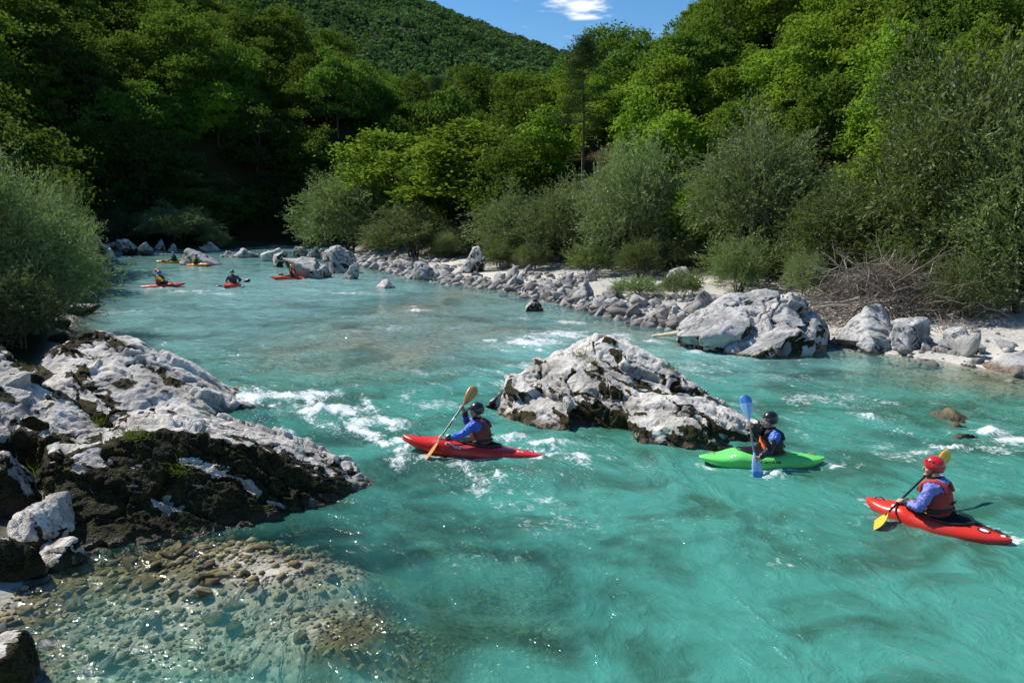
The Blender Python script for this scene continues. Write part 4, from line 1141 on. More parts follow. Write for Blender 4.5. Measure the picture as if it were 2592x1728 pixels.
def make_person(label, M, paddle_c, paddle_d, grip, jacket, vest, helmet, lean=0.12, twist=0.0, head_yaw=0.0, head_pitch=0.0, voxel=0.0075, cuffs=None, cuff_from=0.55,
                vest_panel=None, peak=False, cage=False, vents=False, high=0.0, group=None, side_lean=0.0, hood=None, belt=True, hand_swap=False, scale=1.12, seat=0.0, drop=0.03):
    """seated paddler: M is the kayak's frame; the hands close on the shaft at +-grip from its middle"""
    far = voxel > 0.012
    M = M @ Matrix.Translation((seat, 0, -drop)) @ Matrix.Scale(scale, 4)
    root = empty('person'); root.matrix_world = M; tag(root, label, 'person', group)
    Mi = M.inverted()
    tw = rotz(twist)
    ldir = np.array([math.sin(lean), -math.sin(side_lean), math.cos(lean)]); ldir /= np.linalg.norm(ldir)
    hip = np.array([-0.16, 0, 0.14 + high])
    at = lambda f: hip + ldir * f
    lat0 = np.array([0, 1.0, 0]); lat = tw @ lat0; fwd = np.cross(lat, ldir); 
    half = rotz(twist * 0.5) @ lat0
    sh_c = at(0.42)
    shL = sh_c + lat * 0.185 + ldir * -0.01; shR = sh_c - lat * 0.185 + ldir * -0.01
    d = np.array(Mi.to_3x3() @ paddle_d); pc = np.array(Mi @ paddle_c)
    h0, h1 = pc - d * grip[0], pc + d * grip[1]
    # the hand nearer the left shoulder belongs to the left arm
    if (np.linalg.norm(h0 - shL) + np.linalg.norm(h1 - shR) < np.linalg.norm(h1 - shL) + np.linalg.norm(h0 - shR)) != hand_swap: hL, hR = h0, h1
    else: hL, hR = h1, h0
    body = Geo(); jk = Geo()
    # trunk
    fr = np.array([0.0, 0.10, 0.22, 0.34, 0.42, 0.465, 0.49]); dep = np.array([0.125, 0.115, 0.115, 0.12, 0.105, 0.075, 0.055]); wid = np.array([0.175, 0.155, 0.155, 0.175, 0.175, 0.12, 0.06])
    lats = [rotz(twist * min(1, f / 0.4)) @ lat0 for f in fr]; fw = [np.cross(l, ldir) for l in lats]
    cen = [at(f) for f in fr]
    ell_loft(body, cen, dep, wid, fw, lats)
    ell_loft(jk, cen[:-1], dep[:-1] + 0.018, wid[:-1] + 0.018, fw[:-1], lats[:-1])
    # legs stretched into the hull
    for s in (1, -1):
        hp = hip + np.array([0.02, 0.09 * s, -0.03]); kn = np.array([0.20, 0.13 * s, 0.11]); ft = np.array([0.42, 0.08 * s, 0.03])
        body.tube(np.array([hp, (hp + kn) / 2, kn, (kn + ft) / 2, ft]), [0.085, 0.075, 0.058, 0.052, 0.04], 10)
        body.ball(ft + np.array([0.02, 0, 0.03]), (0.035, 0.04, 0.07), 8, 6)
    # neck and head
    nb = at(0.465); hd = at(0.50) + np.array([0.035, 0, 0.120])
    body.tube(np.array([nb - ldir * 0.03, (nb + hd) / 2, hd - np.array([0.0, 0, 0.05])]), [0.062, 0.055, 0.055], 12)
    HR = rotz(head_yaw) @ roty(head_pitch)
    def hp_(x, y, z): return hd + HR @ np.array([x, y, z])
    body.ball(hd + HR @ np.array([-0.008, 0, 0.022]), (0.098, 0.076, 0.098), 18, 12, HR)          # skull
    body.ball(hp_(0.022, 0, -0.040), (0.068, 0.060, 0.078), 16, 10, HR)                            # face and jaw
    body.ball(hp_(0.060, 0, -0.098), (0.026, 0.028, 0.020), 10, 7, HR)                             # chin
    body.tube(np.array([hp_(0.080, 0, 0.008), hp_(0.100, 0, -0.020), hp_(0.108, 0, -0.038), hp_(0.088, 0, -0.046)]), [0.009, 0.012, 0.014, 0.010], 8)   # nose
    body.tube(np.array([hp_(0.076, 0.045, 0.012), hp_(0.090, 0.02, 0.018), hp_(0.090, -0.02, 0.018), hp_(0.076, -0.045, 0.012)]), 0.011, 8)              # brow
    for s in (1, -1):
        body.ball(hp_(-0.004, 0.078 * s, -0.018), (0.020, 0.010, 0.030), 10, 7, HR)                # ears
        body.ball(hp_(0.062, 0.036 * s, -0.040), (0.022, 0.022, 0.024), 8, 6, HR)                  # cheeks
    # arms and hands
    for sh, hand, s in ((shL, hL, 1), (shR, hR, -1)):
        shaft = d / np.linalg.norm(d)
        into = hand - sh; into /= np.linalg.norm(into)
        into = into - shaft * np.dot(into, shaft); into /= np.linalg.norm(into) + 1e-9              # palm looks this way at the shaft
        wrist = hand - into * 0.075
        el = ik(sh, wrist, 0.29, 0.26, np.array([-0.25, 0.75 * s, -0.85]))
        body.tube(np.array([sh, sh + (el - sh) * 0.35, sh + (el - sh) * 0.7, el, el + (wrist - el) * 0.3, el + (wrist - el) * 0.7, wrist]),
                  [0.055, 0.050, 0.043, 0.039, 0.042, 0.034, 0.027], 10)
        jk.tube(np.array([sh - (el - sh) * 0.12, sh + (el - sh) * 0.3, sh + (el - sh) * 0.7, el, el + (wrist - el) * 0.3, el + (wrist - el) * 0.7, el + (wrist - el) * 0.95]),
                [0.074, 0.074, 0.064, 0.060, 0.058, 0.048, 0.038], 12)
        # palm: a flat slab lying along the shaft, then four fingers round it and the thumb from the palm's side
        crs = np.cross(shaft, into)
        pal = hand - into * 0.034
        Rm = np.stack([shaft, crs, into], -1)
        body.ball(pal, (0.042, 0.030, 0.020), 12, 8, Rm)
        body.tube(np.array([wrist, pal]), [0.027, 0.027], 10)
        up = 1.0 if np.dot(shaft, np.array([0, 0, 1.0])) > 0 else -1.0
        for q, (o, ln) in enumerate(((-0.033, 0.82), (-0.011, 1.0), (0.011, 1.05), (0.032, 0.95))):
            o *= up
            an = np.linspace(-0.15, 3.5 * ln, 8)
            r = 0.027
            pts = np.array([hand + shaft * o - into * (r * math.cos(a)) + crs * (r * math.sin(a)) for a in an])
            pts = np.vstack([pal + shaft * o + crs * 0.018, pts])
            body.tube(pts, np.linspace(0.0105, 0.0085, len(pts)), 7)
        an = np.linspace(0.2, 2.2, 6)
        tp = np.array([hand + shaft * (0.040 * up) - into * (0.027 * math.cos(a)) - crs * (0.027 * math.sin(a)) for a in an])
        body.tube(np.vstack([pal + shaft * 0.022 * up - crs * 0.018, tp]), np.linspace(0.013, 0.010, 7), 7)
    bm_ = remesh(body.mesh('body'), voxel, 2, 0.5)
    bm_.polygons.foreach_set('use_smooth', np.ones(len(bm_.polygons), bool))
    add('body', bm_, M_SKIN, root)
    # jacket with creases; its cuffs in their own colour
    jm = remesh(jk.mesh('jacket'), max(voxel * 1.15, 0.009), 4, 0.5)
    V = get_v(jm); N = get_n(jm)
    w = perlin(V * np.array([26, 26, 17]) + 3 * perlin(V * 7 + 5)[:, None]) * 0.016 + perlin(V * 11 + 9) * 0.013
    set_v(jm, V + N * w[:, None])
    jm.polygons.foreach_set('use_smooth', np.ones(len(jm.polygons), bool))
    jm.materials.append(jacket)
    jo = add('jacket', jm, None, root)
    if cuffs is not None:
        jm.materials.append(cuffs)
        ctr = np.empty(len(jm.polygons) * 3, np.float32); jm.polygons.foreach_get('center', ctr); ctr = ctr.reshape(-1, 3)
        idx = np.zeros(len(ctr), np.int32)
        for sh, hand, s in ((shL, hL, 1), (shR, hR, -1)):
            shaft = d / np.linalg.norm(d); into = hand - sh; into /= np.linalg.norm(into); into = into - shaft * np.dot(into, shaft); into /= np.linalg.norm(into) + 1e-9
            wrist = hand - into * 0.075; el = ik(sh, wrist, 0.29, 0.26, np.array([-0.25, 0.75 * s, -0.85]))
            for a_, b_, t0, t1 in ((sh, el, 0.0, 0.5), (el, wrist, 0.5, 1.0)):
                ab = b_ - a_; t = np.clip(((ctr - a_) @ ab) / (ab @ ab), 0, 1); dist = np.linalg.norm(ctr - a_ - t[:, None] * ab, axis=1)
                idx[(dist < 0.095) & (t0 + (t1 - t0) * t > cuff_from)] = 1
        if cuff_from < 0.4:
            below = ((ctr - at(0.2)) @ ldir) < 0.06
            idx[below] = 1
        jm.polygons.foreach_set('material_index', idx)
    # buoyancy vest: body, shoulder straps, belt
    vf = np.array([0.05, 0.07, 0.14, 0.24, 0.33, 0.375, 0.385]); vd = np.array([0.140, 0.165, 0.172, 0.178, 0.170, 0.150, 0.11]); vw = np.array([0.180, 0.195, 0.195, 0.200, 0.178, 0.140, 0.10])
    lats = [rotz(twist * min(1, f / 0.4)) @ lat0 for f in vf]; fw = [np.cross(l, ldir) for l in lats]
    g = Geo(); ell_loft(g, [at(f) for f in vf], vd, vw, fw, lats, 26)
    vm = g.mesh('vest'); vo = add('vest', vm, vest, root)
    for s in (1, -1):
        g = Geo()
        pts = [at(0.33) + fwd * 0.150 + lat * 0.085 * s, at(0.42) + fwd * 0.120 + lat * 0.095 * s, at(0.465) + fwd * 0.045 + lat * 0.105 * s, at(0.465) - fwd * 0.045 + lat * 0.105 * s, at(0.41) - fwd * 0.125 + lat * 0.095 * s, at(0.32) - fwd * 0.155 + lat * 0.085 * s]
        pts = np.array(pts); tt = np.linspace(0, 5, 16); sp = np.stack([np.interp(tt, range(6), pts[:, q]) for q in range(3)], -1)
        g.tube(sp, 0.034, 8); add('shoulder_strap', g.mesh('shoulder_strap'), vest, vo)
    if vest_panel is not None:
        g = Geo(); an = np.linspace(-0.75, 0.75, 12)
        top = [];
        for f, k in ((0.13, 0.7), (0.16, 0.95), (0.24, 1.0), (0.31, 0.9), (0.35, 0.6)):
            dd = np.interp(f, vf, vd) + 0.014; ww = np.interp(f, vf, vw) + 0.014
            top.append([at(f) + fwd * dd * math.cos(a * k) + lat * ww * math.sin(a * k) for a in an])
        top = np.array(top); inner = top - fwd * 0.03
        R = np.concatenate([top, inner[:, ::-1]], 1); g.rings(R); add('front_panel', g.mesh('front_panel'), vest_panel, vo)
    if belt:
        g = Geo(); an = np.arange(27) / 26 * 2 * np.pi
        pts = np.array([at(0.13) + fwd * 0.176 * math.cos(a) + lat * 0.200 * math.sin(a) for a in an]); g.tube(pts, 0.014, 6, flat=1.6); add('belt', g.mesh('belt'), M_VBLACK, vo)
    if not far:
        for s in (1, -1):
            g = Geo(); c = at(0.36) + fwd * 0.175 + lat * 0.085 * s
            g.ball(c, (0.012, 0.022, 0.026), 8, 6); add('buckle', g.mesh('buckle'), M_INK, vo)
            g = Geo(); pts = np.array([at(0.10) - fwd * 0.12 * k + lat * (0.196 - 0.05 * k * k) * s + fwd * 0.0 for k in (-0.6, 0, 0.6)])
            g.tube(pts, 0.010, 6); add('side_strap', g.mesh('side_strap'), M_VBLACK, vo)
        g = Geo(); g.tube(np.array([at(0.20) - fwd * 0.185 + lat * 0.07, at(0.21) - fwd * 0.188, at(0.20) - fwd * 0.185 - lat * 0.07]), 0.010, 6, flat=1.6); add('back_strap', g.mesh('back_strap'), M_VBLACK, vo)
    if hood is not None:
        g = Geo(); g.ball(at(0.455) - fwd * 0.05, (0.10, 0.135, 0.045), 14, 8); add('collar', g.mesh('collar'), hood, jo)
    g = Geo(); an = np.arange(17) / 16 * 2 * np.pi
    g.tube(np.array([at(0.485) + np.array([0.02, 0, 0.01]) + 0.062 * math.cos(a) * fwd + 0.064 * math.sin(a) * lat for a in an]), 0.020, 8); add('neck_gasket', g.mesh('neck_gasket'), M_BLACK, jo)
    # face
    if not far:
        for s in (1, -1):
            g = Geo(); g.ball(hp_(0.081, 0.030 * s, -0.004), (0.009, 0.013, 0.008), 10, 7, HR); e = add('eye', g.mesh('eye'), M_EYE, root)
            g = Geo(); g.ball(hp_(0.0875, 0.030 * s, -0.004), (0.004, 0.006, 0.0065), 8, 6, HR); add('iris', g.mesh('iris'), M_INK, e)
            g = Geo(); g.tube(np.array([hp_(0.086, 0.048 * s, 0.012), hp_(0.097, 0.030 * s, 0.018), hp_(0.098, 0.014 * s, 0.015)]), 0.005, 6); add('eyebrow', g.mesh('eyebrow'), M_HAIR, root)
        g = Geo(); g.tube(np.array([hp_(0.076, 0.024, -0.068), hp_(0.090, 0.0, -0.066), hp_(0.076, -0.024, -0.068)]), [0.005, 0.008, 0.005], 7); add('mouth', g.mesh('mouth'), M_LIP, root)
    # helmet: open shell, low over ears and neck
    nu, nv = 40, 14
    az = np.arange(nu) / nu * 2 * np.pi
    low = np.interp(np.abs((az + np.pi) % (2 * np.pi) - np.pi), [0, 0.65, 1.0, 1.5, 2.1, np.pi], [0.22, 0.16, -0.35, -0.62, -0.62, -0.55])
    def shell(sc):
        R = []
        for q in range(nv):
            e = low + (np.pi / 2 - 0.02 - low) * (q / (nv - 1)) ** 0.9
            p = np.stack([np.cos(e) * np.cos(az) * 0.122 * sc - 0.010, np.cos(e) * np.sin(az) * 0.100 * sc, np.sin(e) * 0.118 * sc + 0.022], -1)
            R.append(hd + p @ HR.T)
        return R
    o_, i_ = shell(1.0), shell(0.93)
    g = Geo(); g.rings(i_[::-1] + o_, cap=True); hm = add('helmet', g.mesh('helmet'), helmet, root)
    if not far:
        g = Geo(); g.tube(np.array([hp_(0.0, 0.088, -0.03), hp_(0.045, 0.062, -0.095), hp_(0.06, 0, -0.125), hp_(0.045, -0.062, -0.095), hp_(0.0, -0.088, -0.03)]), 0.007, 6); add('chin_strap', g.mesh('chin_strap'), M_BLACK, hm)
        # rim bead
        e = low; p = np.stack([np.cos(e) * np.cos(az) * 0.123 - 0.010, np.cos(e) * np.sin(az) * 0.101, np.sin(e) * 0.118 + 0.022], -1); p = hd + p @ HR.T
        g = Geo(); g.tube(np.vstack([p, p[:1]]), 0.0055, 6, cap=False); add('rim', g.mesh('rim'), helmet, hm)
    if peak:
        R = []
        for r, z in ((0.118, 0.062), (0.150, 0.056), (0.178, 0.044), (0.192, 0.036)):
            a = np.linspace(-0.72, 0.72, 13) * (1 - 1.2 * (r - 0.118))
            R.append([hp_(r * math.cos(t), 0.82 * r * math.sin(t), z - 0.03 * math.sin(t) ** 2) for t in a])
        R = np.array(R); g = Geo(); g.rings(np.concatenate([R, R[:, ::-1] - HR @ np.array([0, 0, 0.008])], 1)); add('peak', g.mesh('peak'), helmet, hm)
    if cage:
        cg = Geo()
        for zz in (0.03, -0.005, -0.04, -0.075, -0.105):
            rr = 0.150 - 0.9 * max(0, -zz - 0.05); a = np.linspace(-1.15, 1.15, 13)
            cg.tube(np.array([hp_(rr * math.cos(t), 0.80 * rr * math.sin(t), zz) for t in a]), 0.0032, 5)
        for t in (-0.75, -0.38, 0, 0.38, 0.75):
            cg.tube(np.array([hp_((0.150 - 0.9 * max(0, -z - 0.05)) * math.cos(t), 0.80 * (0.150 - 0.9 * max(0, -z - 0.05)) * math.sin(t), z) for z in (0.05, 0.0, -0.05, -0.08, -0.108)]), 0.0032, 5)
        add('face_cage', cg.mesh('face_cage'), M_CAGE, hm)
    if vents:
        for s in (1, -1):
            for q, a in enumerate((0.55, 0.95, 1.35)):
                g = Geo(); e = 0.52
                c = hp_(math.cos(e) * math.cos(a * s) * 0.121 - 0.010, math.cos(e) * math.sin(a * s) * 0.099, math.sin(e) * 0.118 + 0.022)
                g.ball(c, (0.014, 0.006, 0.016), 10, 7, HR @ rotz((a - 1.57) * s)); add('vent', g.mesh('vent'), M_INK, hm)
            g = Geo(); g.ball(hp_(0.002, 0.098 * s, -0.028), (0.017, 0.006, 0.020), 12, 8, HR); add('ear_hole', g.mesh('ear_hole'), M_INK, hm)
    return root

def water_z(x, y):
    i = np.argmin((X - x) ** 2 + (Y - y) ** 2); return float(z_water[i])

# ---- red kayak beside the midstream boulder
hA = Hull(2.66, 0.68, deck=0.20, draft=0.17, rocker=0.27, rise=0.08, blunt=0.30)
cA = P(1195, 1150)
MA = pose(cA.x, cA.y + 0.1, 0.0, 176, pitch=5.5, roll=10)
kA = make_kayak('kayak', 'red kayak nosing left between the wedge boulder and the midstream boulder', hA, M_RED, MA, cockpit=(-0.06, 0.46, 0.24))
add('lettering', text_on_hull(hA, 'Dagger', 0.38, 0.42, 0.165, 0.42, shear=0.2), M_WHITE, kA)
add('sticker', decal(hA, -0.66, 1.05, 0.045, 0.16), M_WHITE, kA); add('sticker', decal(hA, -0.66, 1.03, 0.025, 0.08, lift=0.008), M_NAVY, kA)
add('drain_plug', decal(hA, -0.90, 0.62, 0.010, 0.16), M_INK, kA)
g = Geo(); e0 = hA.pt(np.array([-0.93]), np.array([1.2]))[0]; e1 = np.array(MA.inverted() @ Vector(P(1440, 1178, 0.0)))
tt = np.linspace(0, 1, 9)[:, None]; g.tube(e0 + (e1 - e0) * tt + np.array([0, 0, 0.02]) * np.sin(tt * 9), 0.007, 6); add('tow_cord', g.mesh('tow_cord'), M_INK, kA)
tipA0, tipA1 = A(1078, 1160, 12.1), A(1204, 980, 13.1)
pA, pcA, pdA, plA = make_paddle('paddle', 'black shafted paddle with tan blades held by the paddler in the black peaked helmet', tipA0, tipA1, M_SHAFT, (M_BTAN, M_BTAN), (0.8, 0.25, -0.55), (0.1, -1.0, 0.1), 0.46, 0.20)
g = Geo(); rr_ = (tipA1 - tipA0).normalized(); g.tube(np.array([list(rr_ * t) for t in (0.02, 0.06, 0.10)]), 0.0175, 8); add('white_band', g.mesh('white_band'), M_WHITE, pA)
make_person('person in blue jacket, rust vest and black peaked helmet paddling a red kayak', MA, pcA, pdA, (0.36, 0.33), M_BLUE, M_VRUST, M_HBLACK, lean=0.26, twist=-0.30, head_yaw=0.40, head_pitch=0.12, drop=0.06, scale=1.14,
            cuffs=M_JBLACK, cuff_from=0.78, peak=True)

# ---- green kayak
hB = Hull(2.24, 0.70, deck=0.215, draft=0.17, rocker=0.26, rise=0.0, blunt=0.26)
cB = P(1945, 1190)
MB_ = pose(cB.x, cB.y + 0.36, 0.0, 181, pitch=1, roll=5)
kB = make_kayak('kayak', 'lime green kayak at the right end of the midstream boulder', hB, M_GREEN, MB_, cockpit=(0.02, 0.42, 0.235))
add('lettering', text_on_hull(hB, 'pyranha', 0.27, 0.22, 0.165, 0.42), M_INK, kB)
add('sticker', decal(hB, 0.52, 0.78, 0.042, 0.13), M_WHITE, kB); add('sticker', decal(hB, 0.52, 0.78, 0.014, 0.05, lift=0.008), M_NAVY, kB)
add('drain_plug', decal(hB, -0.93, 0.5, 0.012, 0.16), M_INK, kB)
tipB0, tipB1 = P(1920, 1214, -0.03), A(1885, 1000, 11.95)
pB, pcB, pdB, plB = make_paddle('paddle', 'paddle with translucent blue blades held upright by the caged helmet paddler', tipB0, tipB1, M_STEEL, (M_BPALE, M_BPALE), (0.35, -1, 0.2), (-0.05, -1, 0.15), 0.47, 0.215, edge=M_BDEEP, text='Werner')
make_person('person in black jacket and orange vest with a caged helmet, in the green kayak', MB_, pcB, pdB, (0.38, 0.20), M_BLUE, M_VBLACK, M_HBLACK, lean=0.04, twist=-0.05, head_yaw=0.10, head_pitch=0.05, drop=0.07,
            cuffs=M_JBLACK, cuff_from=0.22, vest_panel=M_VORANGE, cage=True)

# ---- red kayak, near right
hC = Hull(2.10, 0.64, deck=0.175, draft=0.17, rocker=0.21, rise=0.03, blunt=0.20, nose=2.0)
bowC, sternC = P(2215, 1272, 0.10), P(2532, 1366, 0.04)
cC = (bowC + sternC) / 2
hdC = math.degrees(math.atan2(bowC.y - sternC.y, bowC.x - sternC.x))
hC.L = (bowC - sternC).length * 1.16
MC = pose(cC.x, cC.y, 0.01, hdC, pitch=1.0, roll=3)
kC = make_kayak('kayak', 'red kayak of the red helmeted paddler, nearest to the right edge', hC, M_RED2, MC, cockpit=(0.0, 0.43, 0.24))
g = Geo(); an = np.linspace(0.35, 1.15, 10)
for s in (1, -1):
    g = Geo(); g.tube(np.array([[0.36 - 0.30 * t, s * (0.16 + 0.045 * t), float(hC.deck_z(np.array([0.36 - 0.3 * t]), np.array([0.16 + 0.045 * t]))[0]) + 0.045] for t in np.linspace(0, 1, 7)]), 0.016, 6, flat=0.5)
    add('skirt_trim', g.mesh('skirt_trim'), M_TAN, kC)
g = Geo(); R = []
for r in (0.02, 0.5, 1.0):
    a = np.linspace(-1.2, 1.2, 13); px = 0.16 + 0.24 * r * np.cos(a); py = 0.17 * r * np.sin(a)
    R.append(np.stack([px, py, hC.deck_z(px, py) + 0.058 - 0.01 * r], -1))
R = np.array(R); g.rings(np.concatenate([R, R[:, ::-1] - np.array([0, 0, 0.006])], 1)); add('fan_pattern', g.mesh('fan_pattern'), M_TAN, kC)
add('sticker', decal(hC, -0.66, 1.30, 0.085, 0.30), M_INK, kC); add('sticker', decal(hC, -0.66, 1.30, 0.060, 0.18, lift=0.008), M_WHITE, kC)
add('sticker', decal(hC, -0.66, 1.85, 0.05, 0.12, lift=0.008), M_WHITE, kC)
add('sticker', decal(hC, -0.89, 1.45, 0.030, 0.30), M_WHITE, kC); add('sticker', decal(hC, 0.55, 1.0, 0.03, 0.16), M_WHITE, kC)
g = Geo(); us_ = np.linspace(-0.50, -0.95, 12); pp = hC.pt(us_, np.full(12, 1.75)) + np.array([0, 0, 0.012]); g.tube(pp, 0.009, 6); add('deck_cord', g.mesh('deck_cord'), M_INK, kC)
tipC0, tipC1 = A(2205, 1338, 9.35), A(2402, 1146, 10.55)
pC, pcC, pdC, plC = make_paddle('paddle', 'black shafted paddle with yellow blades held by the red helmeted paddler', tipC0, tipC1, M_SHAFT, (M_BYEL, M_BYEL), (0.75, 0.15, -0.65), (0.75, -0.45, 0.5), 0.46, 0.19)
make_person('person in violet blue jacket and dark red vest with a red helmet', MC, pcC, pdC, (0.37, 0.42), M_VIOLET, M_VRED, M_HRED, lean=0.18, twist=0.0, head_yaw=0.32, head_pitch=0.05, seat=0.15, scale=1.16, drop=0.05,
            cuffs=M_JBLACK, cuff_from=0.74, vents=True, hood=M_VIOLET)

# ---- the party upstream
def far_kayak(label, plabel, klabel, u, v, heading, mat, length, paddle0, paddle1, shaft, blades, jacket, vest, helmet, person_kw, cuffs=None):
    h = Hull(length, 0.66, deck=0.20, draft=0.15, rocker=0.25, rise=0.06, blunt=0.22)
    c = P(u, v); M = pose(c.x, c.y, 0.02, heading, pitch=2)
    make_kayak('kayak', klabel, h, mat, M, near=False)
    t0, t1 = A(paddle0[0], paddle0[1], c.y + paddle0[2]), A(paddle1[0], paddle1[1], c.y + paddle1[2])
    f = Vector((0.15, -1, 0.25))
    _, pc, pd, pl = make_paddle('paddle', plabel, t0, t1, shaft, blades, f, f, 0.46, 0.21)
    return make_person(label, M, pc, pd, (0.33, 0.33), jacket, vest, helmet, voxel=0.015, cuffs=cuffs, **person_kw)
far_kayak('person in yellow and dark jacket with a bright blue helmet, leftmost of the upstream paddlers', 'paddle with a raised orange blade behind the bright blue helmet', 'orange kayak leftmost in the river, wrapped in white spray',
          412, 727, 12, M_ORANGE, 2.5, (392, 682, 0.25), (450, 727, -0.5), M_SHAFT, (M_BORANGE, M_BBLACK), M_JYEL, M_VRED, M_HBLUE, dict(lean=0.12, twist=-0.2, head_yaw=0.25), cuffs=M_JBLACK)
far_kayak('person in dark blue jacket and black helmet facing the camera upstream', 'black paddle held level by the paddler in the dark blue jacket', 'orange red kayak seen bow on in midstream',
          588, 726, -88, M_ORANGE, 2.5, (546, 728, -0.15), (634, 709, 0.1), M_SHAFT, (M_BBLACK, M_BBLACK), M_JDBLUE, M_VBROWN, M_HBLACK, dict(lean=0.05, twist=0.1, head_yaw=0.0), cuffs=M_JBLACK)
far_kayak('person in red jacket and yellow helmet in front of the broad pale boulder', 'dark paddle held by the paddler in the yellow helmet', 'red kayak in front of the broad pale boulder upstream',
          735, 707, -158, M_ORANGE, 2.5, (706, 694, 0.3), (772, 709, -0.3), M_SHAFT, (M_BBLACK, M_BORANGE), M_JRED, M_VBLACK, M_HYEL, dict(lean=0.10, twist=0.25, head_yaw=0.6))
far_kayak('person in black with a teal helmet, farthest left in the yellow kayak', 'paddle with dark red blades held by the teal helmeted paddler', 'yellow kayak farthest upstream',
          436, 666, -172, M_YELLOW, 2.6, (408, 662, -0.5), (466, 656, 0.3), M_SHAFT, (M_BRED, M_BRED), M_JBLACK, M_VBLACK, M_HTEAL, dict(lean=0.05, twist=0.2, head_yaw=0.4))
far_kayak('person in yellow jacket and dark helmet before the sloping pale rock', 'paddle with a red blade dipped right of the yellow jacketed paddler', 'amber kayak just below the sloping pale rock',
          502, 673, -20, M_AMBER, 2.5, (478, 655, 0.5), (530, 675, -0.3), M_SHAFT, (M_BBLACK, M_BRED), M_JYEL, M_VBLACK, M_HDARK, dict(lean=0.10, twist=-0.2, head_yaw=-0.5), cuffs=M_JYEL)
# ------------------------------------------------------------------ vegetation
def leaf_mat(name, dark, light, trans=0.35, gloss=0.0):
    m = NT(name)
    t = m.attr('tint')
    oi = m.n('ObjectInfo')
    f = m.math('ADD', m.math('MULTIPLY', t, 0.75), m.math('MULTIPLY', oi.outputs['Random'], 0.35), clamp=True)
    c = m.mix(f, dark, light)
    hs = m.n('HueSaturation'); m.t.links.new(c, hs.inputs['Color'])
    m.t.links.new(m.math('ADD', 0.485, m.math('MULTIPLY', oi.outputs['Random'], 0.03)), hs.inputs['Hue'])
    m.t.links.new(m.math('ADD', 0.75, m.math('MULTIPLY', oi.outputs['Random'], 0.5)), hs.inputs['Value'])
    c = hs.outputs[0]
    d = m.n('BsdfDiffuse'); m.t.links.new(c, d.inputs[0])
    tl = m.n('BsdfTranslucent'); m.t.links.new(m.mix(0.5, c, (0.20, 0.30, 0.03), 'MIX'), tl.inputs[0])
    mx = m.n('MixShader', Fac=trans); m.t.links.new(d.outputs[0], mx.inputs[1]); m.t.links.new(tl.outputs[0], mx.inputs[2])
    g = m.n('BsdfGlossy', Roughness=0.6, Color=(1, 1, 1, 1))
    mg = m.n('MixShader', Fac=gloss); m.t.links.new(mx.outputs[0], mg.inputs[1]); m.t.links.new(g.outputs[0], mg.inputs[2])
    return m.done(mg.outputs[0])

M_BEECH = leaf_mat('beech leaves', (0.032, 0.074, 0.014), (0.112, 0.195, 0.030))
M_LIGHT = leaf_mat('fresh light green leaves', (0.070, 0.140, 0.016), (0.250, 0.360, 0.036), 0.42)
M_WILLOW = leaf_mat('grey green willow leaves', (0.078, 0.112, 0.042), (0.255, 0.310, 0.125), 0.25, 0.02)
M_WILLOWG = leaf_mat('green willow leaves', (0.060, 0.098, 0.028), (0.200, 0.255, 0.085), 0.3, 0.02)
M_PINE = leaf_mat('pine needles', (0.020, 0.046, 0.020), (0.050, 0.095, 0.040), 0.15)
M_DARKLEAF = leaf_mat('dark leaves with painted shade', (0.020, 0.042, 0.012), (0.058, 0.098, 0.024), 0.3)  # darkened leaf colour carrying the shade of the left slope
M_GRASS = leaf_mat('grass blades', (0.06, 0.10, 0.015), (0.20, 0.24, 0.05), 0.3)
M_BARK = simple_mat('bark', (0.085, 0.072, 0.058), 0.9, vary=0.25, scale=8, bump=0.5)
M_BARKP = simple_mat('pale grey bark', (0.20, 0.185, 0.165), 0.9, vary=0.25, scale=8, bump=0.5)

def leaf_mesh(name, C, AX, N, L, W, tint):
    """pointed four-sided leaves: centre, long axis, normal, length, width"""
    AX = unit(AX); S = unit(np.cross(AX, N))
    L = np.asarray(L)[:, None]; W = np.asarray(W)[:, None]
    nn = unit(np.cross(S, AX))
    v0 = C - AX * L * 0.5; v2 = C + AX * L * 0.5
    v1 = C + S * W * 0.5 + nn * W * 0.15 - AX * L * 0.05; v3 = C - S * W * 0.5 + nn * W * 0.15 - AX * L * 0.05
    V = np.stack([v0, v1, v2, v3], 1).reshape(-1, 3)
    F = np.arange(len(V)).reshape(-1, 4)
    me = np_mesh(name, V, F, False)
    attr(me, 'tint', np.repeat(tint, 4))
    return me

def rnd_dir(rs, n):
    return unit(rs.normal(size=(n, 3)))

def trunk_geo(rs, height, r0, targets, lean=0.06, k=6):
    g = Geo()
    m = 7
    t = np.linspace(0, 1, m)
    bend = rs.normal(size=2) * lean * height
    ax = np.stack([bend[0] * t ** 2 + 0.02 * height * np.sin(t * 7 + rs.rand() * 6), bend[1] * t ** 2 + 0.02 * height * np.cos(t * 6), t * height], -1)
    ax[0, 2] = -1.2
    g.tube(ax, r0 * (1.05 - 0.9 * t), k)
    for tg in targets:
        f = np.clip(tg[2] / height * 0.72 - 0.05 + 0.1 * rs.rand(), 0.12, 0.9)
        b = np.array([np.interp(f, t, ax[:, q]) for q in range(3)])
        midp = (b + tg) / 2 + np.array([0, 0, 0.08 * height * (rs.rand() - 0.2)])
        pts = np.array([b, midp * 0.5 + (b + midp) / 4, midp, (midp + tg) / 2 + rs.normal(size=3) * 0.1, tg])
        rr = r0 * (1 - f) * 0.45 + 0.015
        g.tube(pts, np.linspace(rr, 0.012, 5), 5)
    return g

